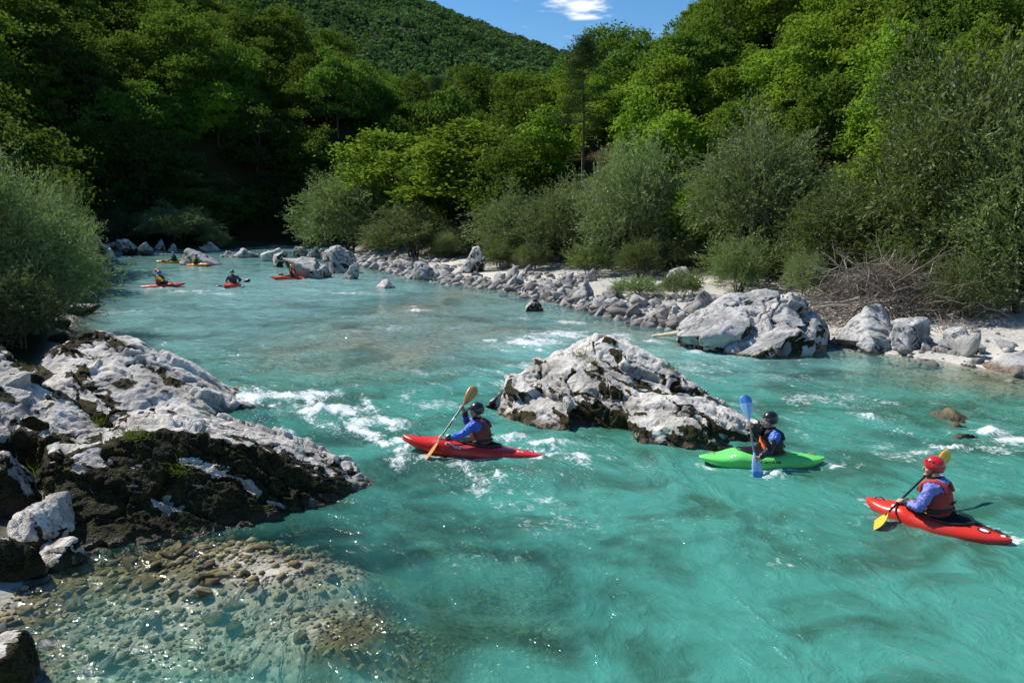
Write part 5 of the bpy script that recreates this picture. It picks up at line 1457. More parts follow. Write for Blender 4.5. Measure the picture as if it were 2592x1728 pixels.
def broad_tree(seed, height, rad, base, n_pads, pad_r, per_pad, leaf, conical=0.0):
    """crown of many flat leafy sprays, as beeches carry them"""
    rs = np.random.RandomState(seed)
    cz = (height + base) / 2; hz = (height - base) / 2
    d = rnd_dir(rs, n_pads * 3)
    d = d[d[:, 2] > -0.75][:n_pads]
    lump = 1 + 0.38 * perlin(d * 1.6 + seed * 3.3) + 0.18 * perlin(d * 3.5 + seed)
    rr = (0.50 + 0.50 * rs.rand(len(d)) ** 0.6) * lump
    c = d * rr[:, None] * np.array([rad, rad, hz]) + np.array([0, 0, cz])
    taper = 1 - conical * np.clip((c[:, 2] - base) / (height - base), 0, 1)
    c[:, :2] *= taper[:, None]
    lim = trunk_geo(rs, height * 0.9, 0.020 * height, c[rs.choice(len(c), min(26, len(c)), False)])
    n = len(c) * per_pad
    pc = np.repeat(c, per_pad, 0)
    out = unit(np.repeat(np.stack([c[:, 0], c[:, 1], 0 * c[:, 0]], -1), per_pad, 0))
    size = np.repeat(pad_r * (0.6 + 0.8 * rs.rand(len(c))), per_pad)
    off = rs.normal(size=(n, 3)) * np.array([0.50, 0.50, 0.25])
    q = off * size[:, None]
    reach = (q * out).sum(1)
    q[:, 2] += -0.18 * reach - 0.10 * (q[:, 0] ** 2 + q[:, 1] ** 2) / pad_r
    C = pc + q
    N = unit(np.array([0, 0, 0.75]) + 0.40 * out + 0.75 * rnd_dir(rs, n))
    AX = unit(out * 0.6 + rnd_dir(rs, n) * 0.8 + np.array([0, 0, 0.25]))
    L = leaf * (0.6 + 0.8 * rs.rand(n)); W = L * (0.50 + 0.25 * rs.rand(n))
    tint = np.clip(np.repeat(rs.rand(len(c)), per_pad) * 0.6 + rs.rand(n) * 0.4, 0, 1)
    return lim, (C, AX, N, L, W, tint)

def twig_tree(seed, height, rad, base, n_twig, per, leaf, width, stems=5, spread=0.45, up=0.35):
    """willow habit: several stems, long fine twigs feathered with narrow leaves"""
    rs = np.random.RandomState(seed)
    d = rnd_dir(rs, n_twig * 3); d = d[d[:, 2] > -0.55][:n_twig]; nt = len(d)
    lump = 1 + 0.62 * perlin(d * 1.7 + seed * 2.1) + 0.38 * perlin(d * 3.6 + seed)
    rr = (0.30 + 0.70 * rs.rand(nt) ** 0.5) * lump
    cz = base + (height - base) * 0.46
    hz = np.where(d[:, 2] > 0, height - cz, cz - base)
    s = np.stack([d[:, 0] * rad, d[:, 1] * rad, d[:, 2] * hz], -1) * rr[:, None] + np.array([0, 0, cz])
    dirn = unit(d * np.array([1, 1, 0.7]) * spread + np.array([0, 0, up]) + 0.42 * rs.normal(size=(nt, 3)))
    ln = (0.09 * height + 0.35) * (0.5 + rs.rand(nt))
    t = np.tile(np.linspace(0.0, 1.0, per), nt)
    S = np.repeat(s, per, 0); D = np.repeat(dirn, per, 0); LN = np.repeat(ln, per)
    n = nt * per
    C = S + D * (t * LN)[:, None]
    C[:, 2] -= 0.30 * (t ** 2) * LN * (1 - D[:, 2])
    C += rs.normal(size=(n, 3)) * 0.05 * LN[:, None]
    AX = unit(D + 0.65 * rnd_dir(rs, n))
    N = unit(np.array([0, 0, 0.6]) + rnd_dir(rs, n))
    L = leaf * (0.6 + 0.8 * rs.rand(n)); W = np.full(n, width) * (0.7 + 0.6 * rs.rand(n))
    tint = np.clip(np.repeat(rs.rand(nt), per) * 0.5 + 0.5 * rs.rand(n), 0, 1)
    g = Geo()
    for q in range(stems):
        a = q / stems * 6.28 + rs.rand() * 1.2; r = rad * (0.3 + 0.5 * rs.rand()); zt = height * (0.55 + 0.35 * rs.rand())
        p0 = np.array([0.10 * rad * math.cos(a), 0.10 * rad * math.sin(a), -0.6])
        p3 = np.array([r * math.cos(a), r * math.sin(a), zt])
        tt = np.linspace(0, 1, 7)[:, None]
        pts = p0 + (p3 - p0) * np.hstack([tt ** 1.5, tt ** 1.5, tt]) + rs.normal(size=(7, 3)) * 0.02 * height * np.array([1, 1, 0.3]) * (tt > 0)
        g.tube(pts, (0.014 * height) * np.linspace(1, 0.25, 7), 6)
        for b in range(6):
            f = 0.35 + 0.6 * rs.rand(); b0 = pts[int(f * 6)]
            tg = s[rs.randint(nt)]
            if np.linalg.norm(tg - b0) > 0.7 * rad + 0.8: tg = b0 + (tg - b0) * 0.5
            g.tube(np.array([b0, (b0 + tg) / 2 + rs.normal(size=3) * 0.08, tg]), [0.006 * height, 0.004 * height, 0.006], 4)
    return g, (C, AX, N, L, W, tint)

def proto(name, data, leafm, barkm):
    g, lv = data
    tm = g.mesh(name + ' trunk'); tm.materials.append(barkm)
    cm = leaf_mesh(name + ' crown', *lv); cm.materials.append(leafm)
    return tm, cm

PROTO = {
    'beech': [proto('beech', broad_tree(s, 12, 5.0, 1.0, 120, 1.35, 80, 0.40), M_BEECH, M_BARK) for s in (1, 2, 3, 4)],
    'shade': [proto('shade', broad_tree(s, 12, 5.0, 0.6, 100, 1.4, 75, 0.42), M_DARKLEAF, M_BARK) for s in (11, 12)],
    'light': [proto('light', broad_tree(s, 10, 4.0, 0.5, 120, 1.1, 90, 0.34, 0.22), M_LIGHT, M_BARK) for s in (21, 22, 23)],
    'willow': [proto('willow', twig_tree(s, 6.0, 2.7, 0.05, 2400, 16, 0.19, 0.048), M_WILLOW, M_BARK) for s in (31, 32, 33, 34)],
    'greenwillow': [proto('greenwillow', twig_tree(s, 7.0, 2.9, 0.1, 2400, 16, 0.205, 0.057), M_WILLOWG, M_BARK) for s in (41, 42)],
    'shrub': [proto('shrub', twig_tree(s, 1.6, 0.95, 0.02, 520, 14, 0.13, 0.030, 4, 0.5, 0.7), M_WILLOWG, M_BARK) for s in (51, 52)],
}

def place_tree(kind, var, x, y, z, sx, sz, rot, name, label, cat='tree', group=None):
    tm, cm = PROTO[kind][var % len(PROTO[kind])]
    e = empty(name, (x, y, z))
    e.rotation_euler = (0, 0, rot)
    e.scale = (sx, sx, sz)
    for nm, me in (('trunk', tm), ('crown', cm)):
        o = bpy.data.objects.new(nm, me); COL.objects.link(o); o.parent = e
    tag(e, label, cat, group)
    return e

# ---- trees one can point at: u range, top and base rows, distance
def tree_at(kind, var, u0, u1, vt, vb, Y, name, label, cat='tree', rot=0.0, grow=1.22):
    hgt0 = {'beech': 12, 'shade': 12, 'light': 10, 'willow': 6, 'greenwillow': 7, 'shrub': 1.6}[kind]
    rad0 = {'beech': 5.0, 'shade': 5.2, 'light': 3.3, 'willow': 3.0, 'greenwillow': 3.2, 'shrub': 1.1}[kind]
    b = A((u0 + u1) / 2, vb, Y); t = A((u0 + u1) / 2, vt, Y)
    gz = H1(b.x, b.y)
    w = (A(u1, vb, Y) - A(u0, vb, Y)).length
    h = max(t.z - gz, 0.3)
    return place_tree(kind, var, b.x, b.y, gz - 0.05, w / 2 / rad0 * grow, h / hgt0, rot, name, label, cat)

T = tree_at
T('willow', 0, 780, 975, 455, 645, 73, 'willow_tree', 'grey green willow at the left end of the sunlit bank, beside the dark gorge', rot=1)
T('willow', 1, 955, 1140, 530, 655, 63, 'willow_tree', 'low grey willow behind the pale boulder where the gravel bank begins', rot=2)
T('light', 0, 900, 1090, 330, 640, 76, 'young_tree', 'pale yellow green tree rising behind the leftmost bank willow', rot=.4)
T('light', 1, 1070, 1310, 320, 640, 66, 'young_tree', 'bright green layered tree between the two low bank willows', rot=1.9)
T('willow', 2, 1215, 1400, 500, 690, 54, 'willow_tree', 'round grey willow behind the broad gravel bar', rot=3)
T('willow', 0, 1345, 1520, 470, 690, 50, 'willow_tree', 'silvery willow with a leaning stem above the gravel bar', rot=4.2)
T('willow', 1, 1490, 1700, 385, 700, 45, 'willow_tree', 'tall silvery willow with a domed crown in the middle of the bank', rot=5)
T('light', 2, 1545, 1800, 215, 640, 60, 'young_tree', 'yellow green spiky tree behind the tall silvery willow', rot=.9)
T('willow', 2, 1775, 2020, 335, 715, 39, 'willow_tree', 'thin willow with bare dead branches in front, right of the bank middle', rot=.3)
T('greenwillow', 0, 1990, 2200, 480, 735, 33.5, 'willow_tree', 'soft green willow bush left of the branch pile', rot=2.4)
T('greenwillow', 1, 2215, 2600, 160, 790, 30, 'willow_tree', 'largest dark willow towering over the branch pile', rot=.8)
T('greenwillow', 0, 2430, 2760, 260, 830, 26, 'willow_tree', 'dark willow at the right edge overhanging the shaded shore', rot=4.0)
T('willow', 1, 2060, 2330, 420, 720, 37, 'willow_tree', 'grey willow half hidden behind the branch pile', rot=5.3)
T('shrub', 0, 1560, 1660, 705, 790, 34.5, 'willow_shrub', 'small green shrub left of the sharp slab on the gravel bar', 'shrub', rot=.2)
T('shrub', 1, 1675, 1765, 690, 780, 33.5, 'willow_shrub', 'small green shrub in front of the sharp slab', 'shrub', rot=2.1)
T('shrub', 0, 2065, 2150, 715, 778, 31, 'willow_shrub', 'little green shrub above the pale driftwood pole', 'shrub', rot=1.1)
T('shrub', 1, 1800, 1990, 600, 720, 36, 'willow_shrub', 'leafy bush at the foot of the thin willow', 'shrub', rot=3.1)
T('shrub', 0, 1440, 1560, 620, 705, 44, 'willow_shrub', 'bright leafy bush under the silvery willow', 'shrub', rot=4.1)
T('willow', 0, 255, 365, 535, 615, 84, 'willow_shrub', 'left of the two grey bushes on the far left bank', 'shrub', rot=1.5)
T('willow', 2, 385, 530, 530, 625, 82, 'willow_shrub', 'larger right bush of the two on the far left bank', 'shrub', rot=2.5)
T('willow', 1, 515, 575, 585, 632, 81, 'willow_shrub', 'smallest bush at the end of the far left bank', 'shrub', rot=.5)
for i_, (u_, v_, w_, Y_, lab_) in enumerate([(1140, 655, 70, 60, 'leafy bush beside the brown craggy boulder'), (1265, 690, 80, 50, 'low bush at the back of the sandy patch'), (1350, 690, 75, 48, 'low bush left of the upright rough block'),
        (1620, 700, 90, 41, 'dark bush behind the sharp slab'), (1720, 690, 90, 42, 'rounded bush right behind the sharp slab'), (1870, 715, 100, 34, 'bush behind the brownish block'), (2040, 735, 90, 31.5, 'bush behind the split boulder'),
        (2300, 745, 150, 29, 'dense bush behind the right half of the branch pile'), (2450, 800, 160, 26, 'dense dark bush at the foot of the right edge willow')]):
    T('greenwillow' if i_ % 2 else 'willow', i_, u_ - w_ / 2, u_ + w_ / 2, v_ - w_ * 1.0, v_, Y_, 'bank_bush', lab_, 'shrub', rot=i_ * 1.3)
# the willow thicket at the left edge
T('willow', 0, -150, 130, 395, 830, 24, 'willow_bush', 'tall near willow thicket filling the left edge', 'shrub', rot=.7)
T('willow', 2, 10, 235, 545, 830, 25.5, 'willow_bush', 'lower willow bush leaning over the water at the left edge', 'shrub', rot=2.0)
T('willow', 1, -60, 150, 690, 880, 21.5, 'willow_bush', 'small dark willow bush above the left boulders', 'shrub', rot=4.0)
T('willow', 0, 90, 220, 480, 700, 40, 'willow_bush', 'distant willow bush peeping above the left thicket', 'shrub', rot=5.0)

# ---- the pine
def pine():
    rs = np.random.RandomState(77)
    hgt = 17.5
    g = Geo()
    t = np.linspace(0, 1, 9)
    ax = np.stack([0.5 * t ** 2 + 0.1 * np.sin(t * 9), 0.1 * t, t * hgt], -1); ax[0, 2] = -1
    g.tube(ax, 0.23 * (1.03 - 0.9 * t), 8)
    cs = []
    for q in range(58):
        f = 0.42 + 0.57 * rs.rand() ** 0.8
        z = f * hgt; a = rs.rand() * 6.28
        r = (1 - f) * 6.2 + 0.7; r *= 0.6 + 0.5 * rs.rand()
        b = np.array([np.interp(f, t, ax[:, k]) for k in range(3)])
        tip = b + np.array([math.cos(a) * r, math.sin(a) * r, 0.15 * r * (rs.rand() - 0.2)])
        g.tube(np.array([b, (b + tip) / 2 - [0, 0, 0.12], tip]), [0.05 * (1.2 - f) + 0.015, 0.025, 0.01], 5)
        for w in np.linspace(0.45, 1.02, 4): cs.append((b + (tip - b) * w, 0.42 + 0.22 * rs.rand()))
    for q in range(7):        # dead lower branches
        f = 0.18 + 0.25 * rs.rand(); a = rs.rand() * 6.28; b = np.array([np.interp(f, t, ax[:, k]) for k in range(3)])
        g.tube(np.array([b, b + [math.cos(a) * 1.1, math.sin(a) * 1.1, 0.0], b + [math.cos(a) * 2.2, math.sin(a) * 2.2, -.1]]), [0.04, 0.025, 0.01], 4)
    c = np.array([p for p, _ in cs]); per = 75
    n = len(c) * per
    sz = np.repeat(np.array([r for _, r in cs]), per)
    C = np.repeat(c, per, 0) + rs.normal(size=(n, 3)) * np.array([1, 1, 0.42]) * sz[:, None]
    AX = unit(rnd_dir(rs, n) + np.array([0, 0, 0.5])); N = rnd_dir(rs, n)
    L = 0.24 * (0.6 + 0.8 * rs.rand(n)); W = 0.055 * np.ones(n)
    tint = np.clip(np.repeat(rs.rand(len(c)), per) * 0.7 + 0.3 * rs.rand(n), 0, 1)
    return proto('pine', (g, (C, AX, N, L, W, tint)), M_PINE, simple_mat('reddish pine bark', (0.13, 0.085, 0.06), 0.9, vary=.25, scale=6))
PROTO['pine'] = [pine()]
pb = A(1476, 480, 57)
pz = H1(pb.x, pb.y)
ps = (A(1476, 95, 57).z - pz) / 17.5
place_tree('pine', 0, pb.x, pb.y, pz, ps, ps, 2.0, 'pine_tree', 'tall pine with a bare trunk standing out on the right slope')
p2 = A(1110, 330, 112)
place_tree('pine', 0, p2.x, p2.y, H1(p2.x, p2.y) - 4, 0.85, 0.85, 4.0, 'pine_tree', 'slim dark pine where the two wooded slopes meet')

# ---- wooded slopes
def scatter(rs, xr, yr, gap, test, limit):
    pts = []
    tries = 0
    while len(pts) < limit and tries < limit * 40:
        tries += 1
        x = xr[0] + (xr[1] - xr[0]) * rs.rand(); y = yr[0] + (yr[1] - yr[0]) * rs.rand()
        if all((x - a) ** 2 + (y - b) ** 2 > gap * gap for a, b in pts) and test(x, y): pts.append((x, y))
    return pts

rs = np.random.RandomState(5)
fx = np.linspace(-150, 110, 131); fy = np.linspace(20, 230, 106)
FXg, FYg = np.meshgrid(fx, fy)
fh, fdl, fdr, foff = land(FXg.ravel(), FYg.ravel())
def lookup(arr, x, y):
    i = int(round((y - 20) / 2)); j = int(round((x + 150) / 2))
    i = min(max(i, 0), 105); j = min(max(j, 0), 130)
    return arr.reshape(106, 131)[i, j]

def seen(x, y, top=12):
    z = lookup(fh, x, y)
    u, v = proj(x, y, z + top * 0.7)
    return -220 < u < 2800 and v > -230

def clear_of_pine(x, y):
    u, v = proj(x, y, lookup(fh, x, y) + 5)
    return not (1345 < u < 1625 and y < 62)

left_pts = scatter(rs, (-145, 60), (38, 190), 5.0, lambda x, y: lookup(fdl, x, y) > 3.0 and seen(x, y) and ((x + 41) / 9) ** 2 + ((y - 80) / 6) ** 2 > 1, 620)
right_pts = scatter(rs, (-24, 95), (26, 98), 3.9, lambda x, y: lookup(fdr, x, y) > 3 and lookup(foff, x, y) > 2.0 and seen(x, y) and clear_of_pine(x, y), 700)

# leave out trees wholly hidden behind nearer ones: a coarse picture of crown discs, near to far
occ = np.zeros((90, 130), int)
def visible(pts, rad, hgt, need):
    keep = []
    for x, y in sorted(pts, key=lambda p: p[1]):
        z = lookup(fh, x, y)
        u, v = proj(x, y, z + hgt * 0.58); ut, vt = proj(x, y, z + hgt)
        r = rad * F_PX / y
        iu = np.arange(max(0, int((u - r) / 20)), min(130, int((u + r) / 20) + 1)); iv = np.arange(max(0, int(vt / 20)), min(90, int((2 * v - vt) / 20) + 1))
        if len(iu) == 0 or len(iv) == 0: continue
        sub = occ[np.ix_(iv, iu)]
        if (sub < need).sum() >= max(1, 0.10 * sub.size): keep.append((x, y, z))
        occ[np.ix_(iv, iu)] += 1
    return keep
R_keep = visible(right_pts, 2.4, 7.5, 5)
L_keep = visible(left_pts, 3.3, 9.0, 4)

def on_ground(u, v, start=50):
    for Y_ in np.arange(start, 190, 1.5):
        p = A(u, v, Y_)
        if p.z < lookup(fh, p.x, p.y): return (p.x, p.y, lookup(fh, p.x, p.y))
for u_ in range(110, 640, 52):
    for v_ in (300, 372, 445, 515):
        g_ = on_ground(u_ + 30 * rs.rand() + (26 if v_ in (372, 515) else 0), v_ + 24 * rs.rand())
        if g_ and all((g_[0] - a) ** 2 + (g_[1] - b) ** 2 > 3.2 ** 2 for a, b, c in L_keep): L_keep.append(g_)
for u_ in range(1340, 2560, 70):
    for v_ in (40, 130, 220, 310, 390, 460):
        g_ = on_ground(u_ + 40 * rs.rand(), v_ + 40 * rs.rand(), 36)
        if g_ and lookup(foff, g_[0], g_[1]) > 2 and clear_of_pine(g_[0], g_[1]) and all((g_[0] - a) ** 2 + (g_[1] - b) ** 2 > 2.6 ** 2 for a, b, c in R_keep): R_keep.append(g_)
ORD = ['first', 'second', 'third', 'fourth', 'fifth', 'sixth', 'seventh', 'eighth', 'ninth', 'tenth', 'eleventh', 'twelfth', 'thirteenth', 'fourteenth', 'fifteenth', 'sixteenth',
       'seventeenth', 'eighteenth', 'nineteenth', 'twentieth'] + ['twenty-' + w for w in ('first', 'second', 'third', 'fourth', 'fifth', 'sixth', 'seventh', 'eighth', 'ninth')] + ['thirtieth'] + \
      [t + '-' + w for t in ('thirty', 'forty', 'fifty') for w in ('first', 'second', 'third', 'fourth', 'fifth', 'sixth', 'seventh', 'eighth', 'ninth')]
BANDS = {'left': [(60, 'on the dark left crest'), (130, 'just below the dark left crest'), (200, 'on the upper left slope'), (280, 'on the middle left slope'),
                  (370, 'on the lower left slope'), (9999, 'in shade at the left foot')],
         'right': [(40, 'atop the sunlit right slope'), (120, 'high on the right slope'), (200, 'on the upper right slope'), (280, 'on the middle right slope'), (370, 'on the lower right slope'), (9999, 'behind the right bank willows')]}
def plant_slope(keep, side, choose):
    rows = {}
    for x, y, z in keep:
        k = choose(x, y, z); u, v = proj(x, y, z + 6)
        band = next(t for lim, t in BANDS[side] if v < lim)
        rows.setdefault(band, []).append((u, x, y, z, k))
    for band, lst in rows.items():
        lst.sort()
        for i, (u, x, y, z, k) in enumerate(lst):
            s = (0.58 + 0.36 * rs.rand()) if side == 'left' else (0.42 + 0.32 * rs.rand())
            col = {'beech': 'mid green', 'shade': 'dark green', 'light': 'light green'}[k]
            place_tree(k, rs.randint(8), x, y, z - 0.8, s, s * (0.85 + 0.33 * rs.rand()), rs.rand() * 6.28, 'broadleaf_tree',
                       '%s tree %s, %s from the left there' % (col, band, ORD[min(i, len(ORD) - 1)]), 'tree', 'trees ' + band)
def pick_left(x, y, z):  # darker leaf kinds, most at the foot, paint in the slope's shade
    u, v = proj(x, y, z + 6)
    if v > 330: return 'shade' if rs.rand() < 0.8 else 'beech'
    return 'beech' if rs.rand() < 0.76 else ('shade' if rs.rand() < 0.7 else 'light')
def pick_right(x, y, z):
    return 'light' if rs.rand() < 0.74 else ('beech' if rs.rand() < 0.8 else 'shade')
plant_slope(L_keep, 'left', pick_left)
plant_slope(R_keep, 'right', pick_right)
print('TREES', len(L_keep), len(R_keep))

# ---- far mountain with its forest
mx_ = np.linspace(-520, 620, 150); my_ = np.linspace(520, 1500, 100)
MX, MY = np.meshgrid(mx_, my_)
def mountain_h(x, y):
    # the crest falls from upper left to lower right, as seen
    q = np.stack([x, y, 0 * x], -1)
    sky_u = 1296 + 1800 * x / y
    crest = np.interp(sky_u, [300, 700, 1060, 1200, 1300, 1400, 1600, 2200], [-220, -120, -5, 48, 84, 116, 150, 200])
    zc = CAM_H + (535 - crest) / 1800 * 1000 - 30
    t = np.clip((y - 540) / 460, 0, 1)
    rise = zc * (0.20 + 0.80 * t ** 0.9)
    back = np.where(y > 1000, zc - 0.35 * (y - 1000), rise)
    return back + 14 * fbm(q / 130.0, 4) * smooth(y, 560, 700) * (1 - 0.8 * np.exp(-((y - 1000) / 90) ** 2)) - 40 * smooth(-y, -560, -520)
mh = mountain_h(MX.ravel(), MY.ravel())
me = np_mesh('mountain', np.stack([MX.ravel(), MY.ravel(), mh], -1), grid_faces(100, 150))
tag(add('mountain', me, simple_mat('mountain forest floor', (0.03, 0.045, 0.02), 1.0, vary=.3, scale=.05)), kind='structure')
rs2 = np.random.RandomState(9)
n = 4300
tx = -520 + 1000 * rs2.rand(n * 3); ty = 540 + 480 * rs2.rand(n * 3) ** 0.9
uu = 1296 + 1800 * tx / ty
ok = (uu > 500) & (uu < 1560); tx, ty = tx[ok][:n], ty[ok][:n]; n = len(tx)
tz = mountain_h(tx, ty)
per = 30
cr = 4.2 + 2.6 * rs2.rand(n)
d = rnd_dir(rs2, n * per); d[:, 2] = np.abs(d[:, 2]) * 1.1 - 0.12
C = np.repeat(np.stack([tx, ty, tz + 4.5], -1), per, 0) + d * np.repeat(cr, per)[:, None] * np.array([1, 1, 1.15]) * (0.8 + 0.3 * rs2.rand(n * per))[:, None]
N = unit(d + 0.6 * rnd_dir(rs2, n * per)); AX = unit(np.cross(N, rnd_dir(rs2, n * per)))
L = 3.6 * (0.6 + 0.8 * rs2.rand(n * per))
tint = np.clip(np.repeat(rs2.rand(n), per) * 0.8 + 0.2 * rs2.rand(n * per), 0, 1)
me = leaf_mesh('mountain_forest', C, AX, N, L, L * 0.7, tint)
M_FAR = leaf_mat('far forest leaves', (0.040, 0.085, 0.036), (0.092, 0.160, 0.058), 0.2, 0.0)  # pale and bluish: distance haze put into the leaf colour
tag(add('mountain_forest', me, M_FAR), 'unbroken forest covering the far mountain under the sky', 'forest', kind='stuff')
# ------------------------------------------------------------------ driftwood, dead branches, grass
M_WOOD = simple_mat('weathered grey brown wood', (0.165, 0.128, 0.102), 0.85, vary=0.3, scale=3, bump=0.3)
M_WOODP = simple_mat('bleached wood', (0.46, 0.37, 0.26), 0.8, vary=0.2, scale=4, bump=0.3)
M_TWIG = simple_mat('dead twigs', (0.135, 0.098, 0.075), 0.9, vary=0.3, scale=2)
M_DEAD = simple_mat('bare dead bark', (0.30, 0.265, 0.225), 0.9, vary=0.2, scale=4)

def hit(u, v):
    """surface point seen at (u, v)"""
    dg = bpy.context.evaluated_depsgraph_get()
    d = Vector(ray(u, v)).normalized()
    ok, loc, nor, *_ = scene.ray_cast(dg, Vector((0, 0, CAM_H)), d)
    return (loc, nor) if ok else (P(u, v), Vector((0, 0, 1)))

def branch_geo(rs, length, r0, side=3, crook=0.10, k=5):
    g = Geo(); m = 7
    t = np.linspace(0, 1, m)
    pts = np.stack([t * length, crook * length * np.cumsum(rs.normal(size=m)) * 0.35, crook * length * np.cumsum(rs.normal(size=m)) * 0.35], -1)
    g.tube(pts, r0 * np.linspace(1, 0.3, m), k)
    for q in range(side):
        i = rs.randint(2, m - 1); a = rs.rand() * 6.28; l = length * (0.18 + 0.3 * rs.rand())
        d = np.array([0.75, 0.6 * math.cos(a), 0.6 * math.sin(a)])
        tp = pts[i] + d * l
        g.tube(np.array([pts[i], pts[i] + d * l * 0.5 + rs.normal(size=3) * 0.05 * l, tp]), [r0 * 0.5, r0 * 0.35, r0 * 0.15], 4)
    return g

rs = np.random.RandomState(88)
pile_c = Vector(A(2190, 800, 26.3))
pile_c.z = 0.0
pile = empty('brushwood_pile', pile_c)
tag(pile, 'tangled pile of dead grey branches washed up on the right bank', 'driftwood')
BR = [branch_geo(rs, 1.6 + 1.6 * rs.rand(), 0.016 + 0.026 * rs.rand() ** 2, rs.randint(2, 6)).mesh('branch') for _ in range(14)]
for b in BR: b.materials.append(M_WOOD if rs.rand() < 0.7 else M_DEAD)
def pile_point():
    """inside the heap: long, highest right of its middle, thin at its left end"""
    s = rs.normal() * 0.42
    s = min(max(s, -1.15), 1.05)
    x = s * 3.5 + 0.6
    hmax = 1.75 * math.exp(-((x - 0.9) / 2.2) ** 2) + 0.25
    z = 0.45 + hmax * rs.rand() ** 0.8
    y = rs.normal() * 0.75 + 0.35 * z
    return np.array([x, y, z])
for q in range(210):
    p = pile_point()
    o = bpy.data.objects.new('branch', BR[rs.randint(len(BR))]); COL.objects.link(o); o.parent = pile
    a = (rs.normal() * 0.5 + (math.pi if rs.rand() < 0.45 else 0)); el = rs.normal() * 0.45
    o.rotation_euler = (rs.rand() * 6.28, el, a)
    o.location = Vector(p) - Vector((math.cos(a), math.sin(a), -math.sin(el))) * 0.8
    s = 0.7 + 0.6 * rs.rand(); o.scale = (s, s, s)
g = Geo()
for q in range(900):
    p = pile_point(); a = rs.rand() * 6.28; el = rs.normal() * 0.6 - 0.2
    l = 0.35 + 0.8 * rs.rand()
    d = np.array([math.cos(a) * math.cos(el), math.sin(a) * math.cos(el) * 0.7, math.sin(el)])
    g.tube(np.array([p, p + d * l * 0.5 + rs.normal(size=3) * 0.07, p + d * l]), [0.009, 0.007, 0.004], 3, cap=False)
tag(add('twigs', g.mesh('twigs'), M_TWIG, pile), kind='stuff')
# trailing twigs over the rocks at the pile's lower edge
for q in range(26):
    u = 2250 + 190 * rs.rand(); p = A(u, 790 + 25 * rs.rand(), 24.6) - pile_c
    g = Geo(); e = np.array(A(u + 20 + 50 * rs.rand(), 850 + 25 * rs.rand(), 23.2) - pile_c); p = np.array(p)
    m_ = (p + e) / 2 + rs.normal(size=3) * 0.12
    g.tube(np.array([p, m_, e]), [0.014, 0.010, 0.005], 4)
    add('branch', g.mesh('branch'), M_WOOD, pile)

def pole(name, label, p0, p1, r0, r1, mat, sag=0.02, stubs=0):
    p0, p1 = np.array(p0), np.array(p1)
    o = empty(name, Vector(p0)); tag(o, label, 'driftwood')
    t = np.linspace(0, 1, 9)[:, None]
    L = np.linalg.norm(p1 - p0)
    pts = (p1 - p0) * t + np.array([0, 0, 1]) * (np.sin(t * 9) * sag * L * 0.3) + rs.normal(size=(9, 3)) * 0.008 * L * np.sin(t * np.pi)
    g = Geo(); g.tube(pts, np.linspace(r0, r1, 9), 8); add('stem', g.mesh('stem'), mat, o)
    for q in range(stubs):
        i = rs.randint(2, 8); g = Geo(); d = rs.normal(size=3) * 0.22
        g.tube(np.array([pts[i], pts[i] + d]), [r1 * 0.7, r1 * 0.3], 5); add('stub', g.mesh('stub'), mat, o)
    return o
pole('driftwood_pole', 'long pale pole lying across to the branch pile', A(2056, 779, 25.0), A(2250, 762, 25.6), 0.045, 0.03, M_WOODP, stubs=4)
pole('driftwood_pole', 'short thin pole beside the long pale one', A(2075, 776, 25.3), A(2185, 764, 25.6), 0.03, 0.018, M_WOODP)
pole('driftwood_log', 'pale log end poking out from under the split boulder into the river', P(1650, 851, 0.02), A(1722, 842, 23.2), 0.035, 0.085, M_WOODP)
pole('fallen_branch', 'bleached fallen branch on the cobbles near the small shrub', A(1512, 742, 38.0), A(1568, 722, 39.2), 0.05, 0.025, M_WOODP, stubs=3)
pole('driftwood_log', 'fallen grey trunk sloping out of the branch pile towards the trees', A(2250, 725, 28.0), A(2385, 664, 29.5), 0.09, 0.045, M_DEAD, stubs=5)

# dead branches in front of the thin willow
dt = empty('dead_tree', A(1985, 655, 37.2)); tag(dt, 'bare whitish dead branches leaning left in front of the thin willow', 'tree')
def dead(pts, r0, r1):
    base = dt.location
    q = np.array([list(Vector(A(u, v, Y)) - base) for u, v, Y in pts])
    g = Geo(); g.tube(q, np.linspace(r0, r1, len(q)), 6)
    return add('branch', g.mesh('branch'), M_DEAD, dt)
dead([(1985, 660, 37.2), (1960, 590, 37.1), (1930, 540, 37), (1905, 500, 36.9)], 0.09, 0.02)
dead([(1945, 565, 37.1), (1935, 525, 37), (1925, 490, 36.8)], 0.045, 0.012)
dead([(1930, 540, 37), (1900, 520, 36.9), (1885, 495, 36.8)], 0.035, 0.01)
dead([(1985, 620, 37.2), (1950, 590, 37), (1900, 585, 36.8), (1880, 592, 36.7)], 0.04, 0.012)
dead([(1960, 590, 37.1), (1985, 560, 37.1), (1990, 530, 37)], 0.03, 0.01)
dead([(1905, 640, 37.6), (1900, 560, 37.6), (1903, 450, 37.6), (1900, 350, 37.7)], 0.07, 0.02)
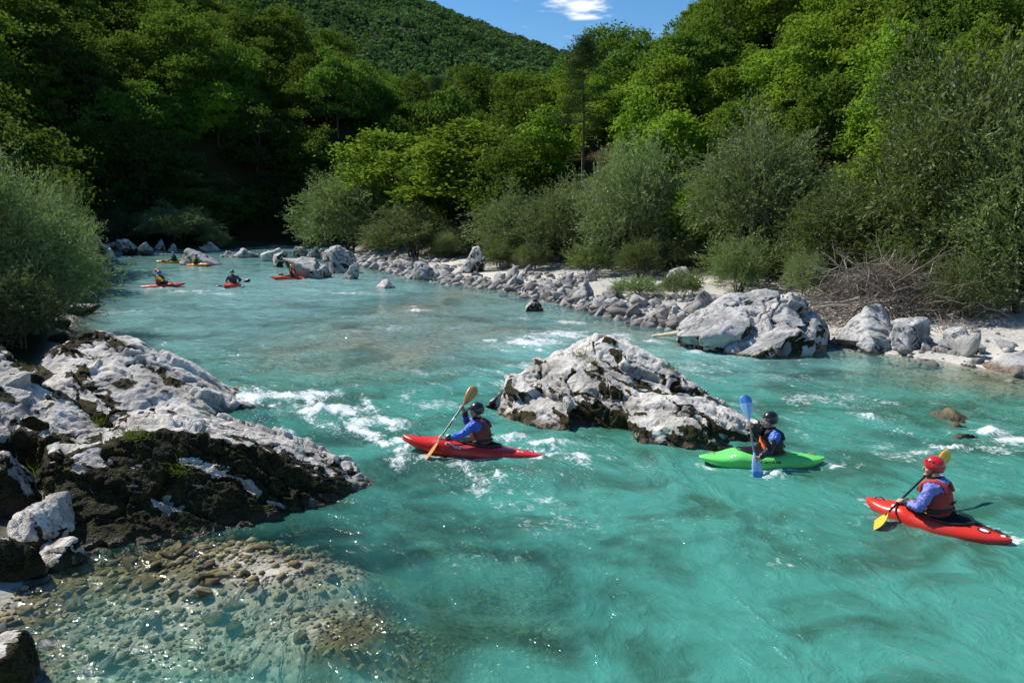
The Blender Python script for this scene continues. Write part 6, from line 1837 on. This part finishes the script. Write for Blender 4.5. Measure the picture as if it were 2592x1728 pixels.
dead([(1938, 640, 37.9), (1934, 520, 37.9), (1932, 420, 37.9), (1936, 320, 38)], 0.07, 0.02)

def tuft(u, v, n, length, label, spread=0.5, droop=0.0, name='grass_tuft', mat=None):
    loc, nor = hit(u, v)
    rs_ = np.random.RandomState(int(u + v))
    d = unit(np.array([0, 0, 1.0]) + 0.5 * np.array(nor) + spread * rs_.normal(size=(n, 3)) + np.array([0, 0, -droop]))
    L = length * (0.5 + 0.8 * rs_.rand(n))
    b = rs_.normal(size=(n, 3)) * np.array([0.09, 0.06, 0.015])
    seg1 = b + d * (L * 0.25)[:, None]
    d2 = unit(d + np.array([0, 0, -0.75]) * rs_.rand(n)[:, None])
    seg2 = b + d * (L * 0.45)[:, None] + d2 * (L * 0.28)[:, None]
    C = np.vstack([seg1, seg2]); AX = np.vstack([d, d2]); N = rnd_dir(rs_, 2 * n)
    me = leaf_mesh('grass_tuft', C, AX, N, np.concatenate([L * 0.55, L * 0.6]), np.full(2 * n, 0.010), rs_.rand(2 * n))
    o = add(name, me, mat or M_GRASS); o.location = loc
    return tag(o, label, 'grass')
tuft(463, 1192, 60, 0.24, 'bright grass tuft hanging on the mossy front of the wedge shaped boulder', 0.6, 0.4)
tuft(350, 1108, 80, 0.16, 'low green grass growing along the ledge of the wedge shaped boulder', 0.7)
tuft(320, 1100, 60, 0.14, 'green grass at the left end of the wedge boulder ledge', 0.7)
tuft(245, 1078, 40, 0.22, 'grass tuft in the gap beside the left slab', 0.5)
tuft(95, 1205, 50, 0.22, 'green weeds beneath the left slab', 0.6)
tuft(1470, 905, 110, 0.20, 'dry yellowish grass tuft near the top of the midstream boulder', 0.6)
tuft(1500, 918, 70, 0.13, 'thin dry grass creeping right of the larger tuft on the midstream boulder', 0.9)
tuft(1695, 935, 60, 0.15, 'small yellowish grass tuft on the right shoulder of the midstream boulder', 0.6)
tuft(515, 1043, 50, 0.09, 'short dry grass on the crest of the wedge shaped boulder', 0.9)
tuft(470, 1340, 14, 0.12, 'few pale grass blades low on the wedge shaped boulder', 0.7)
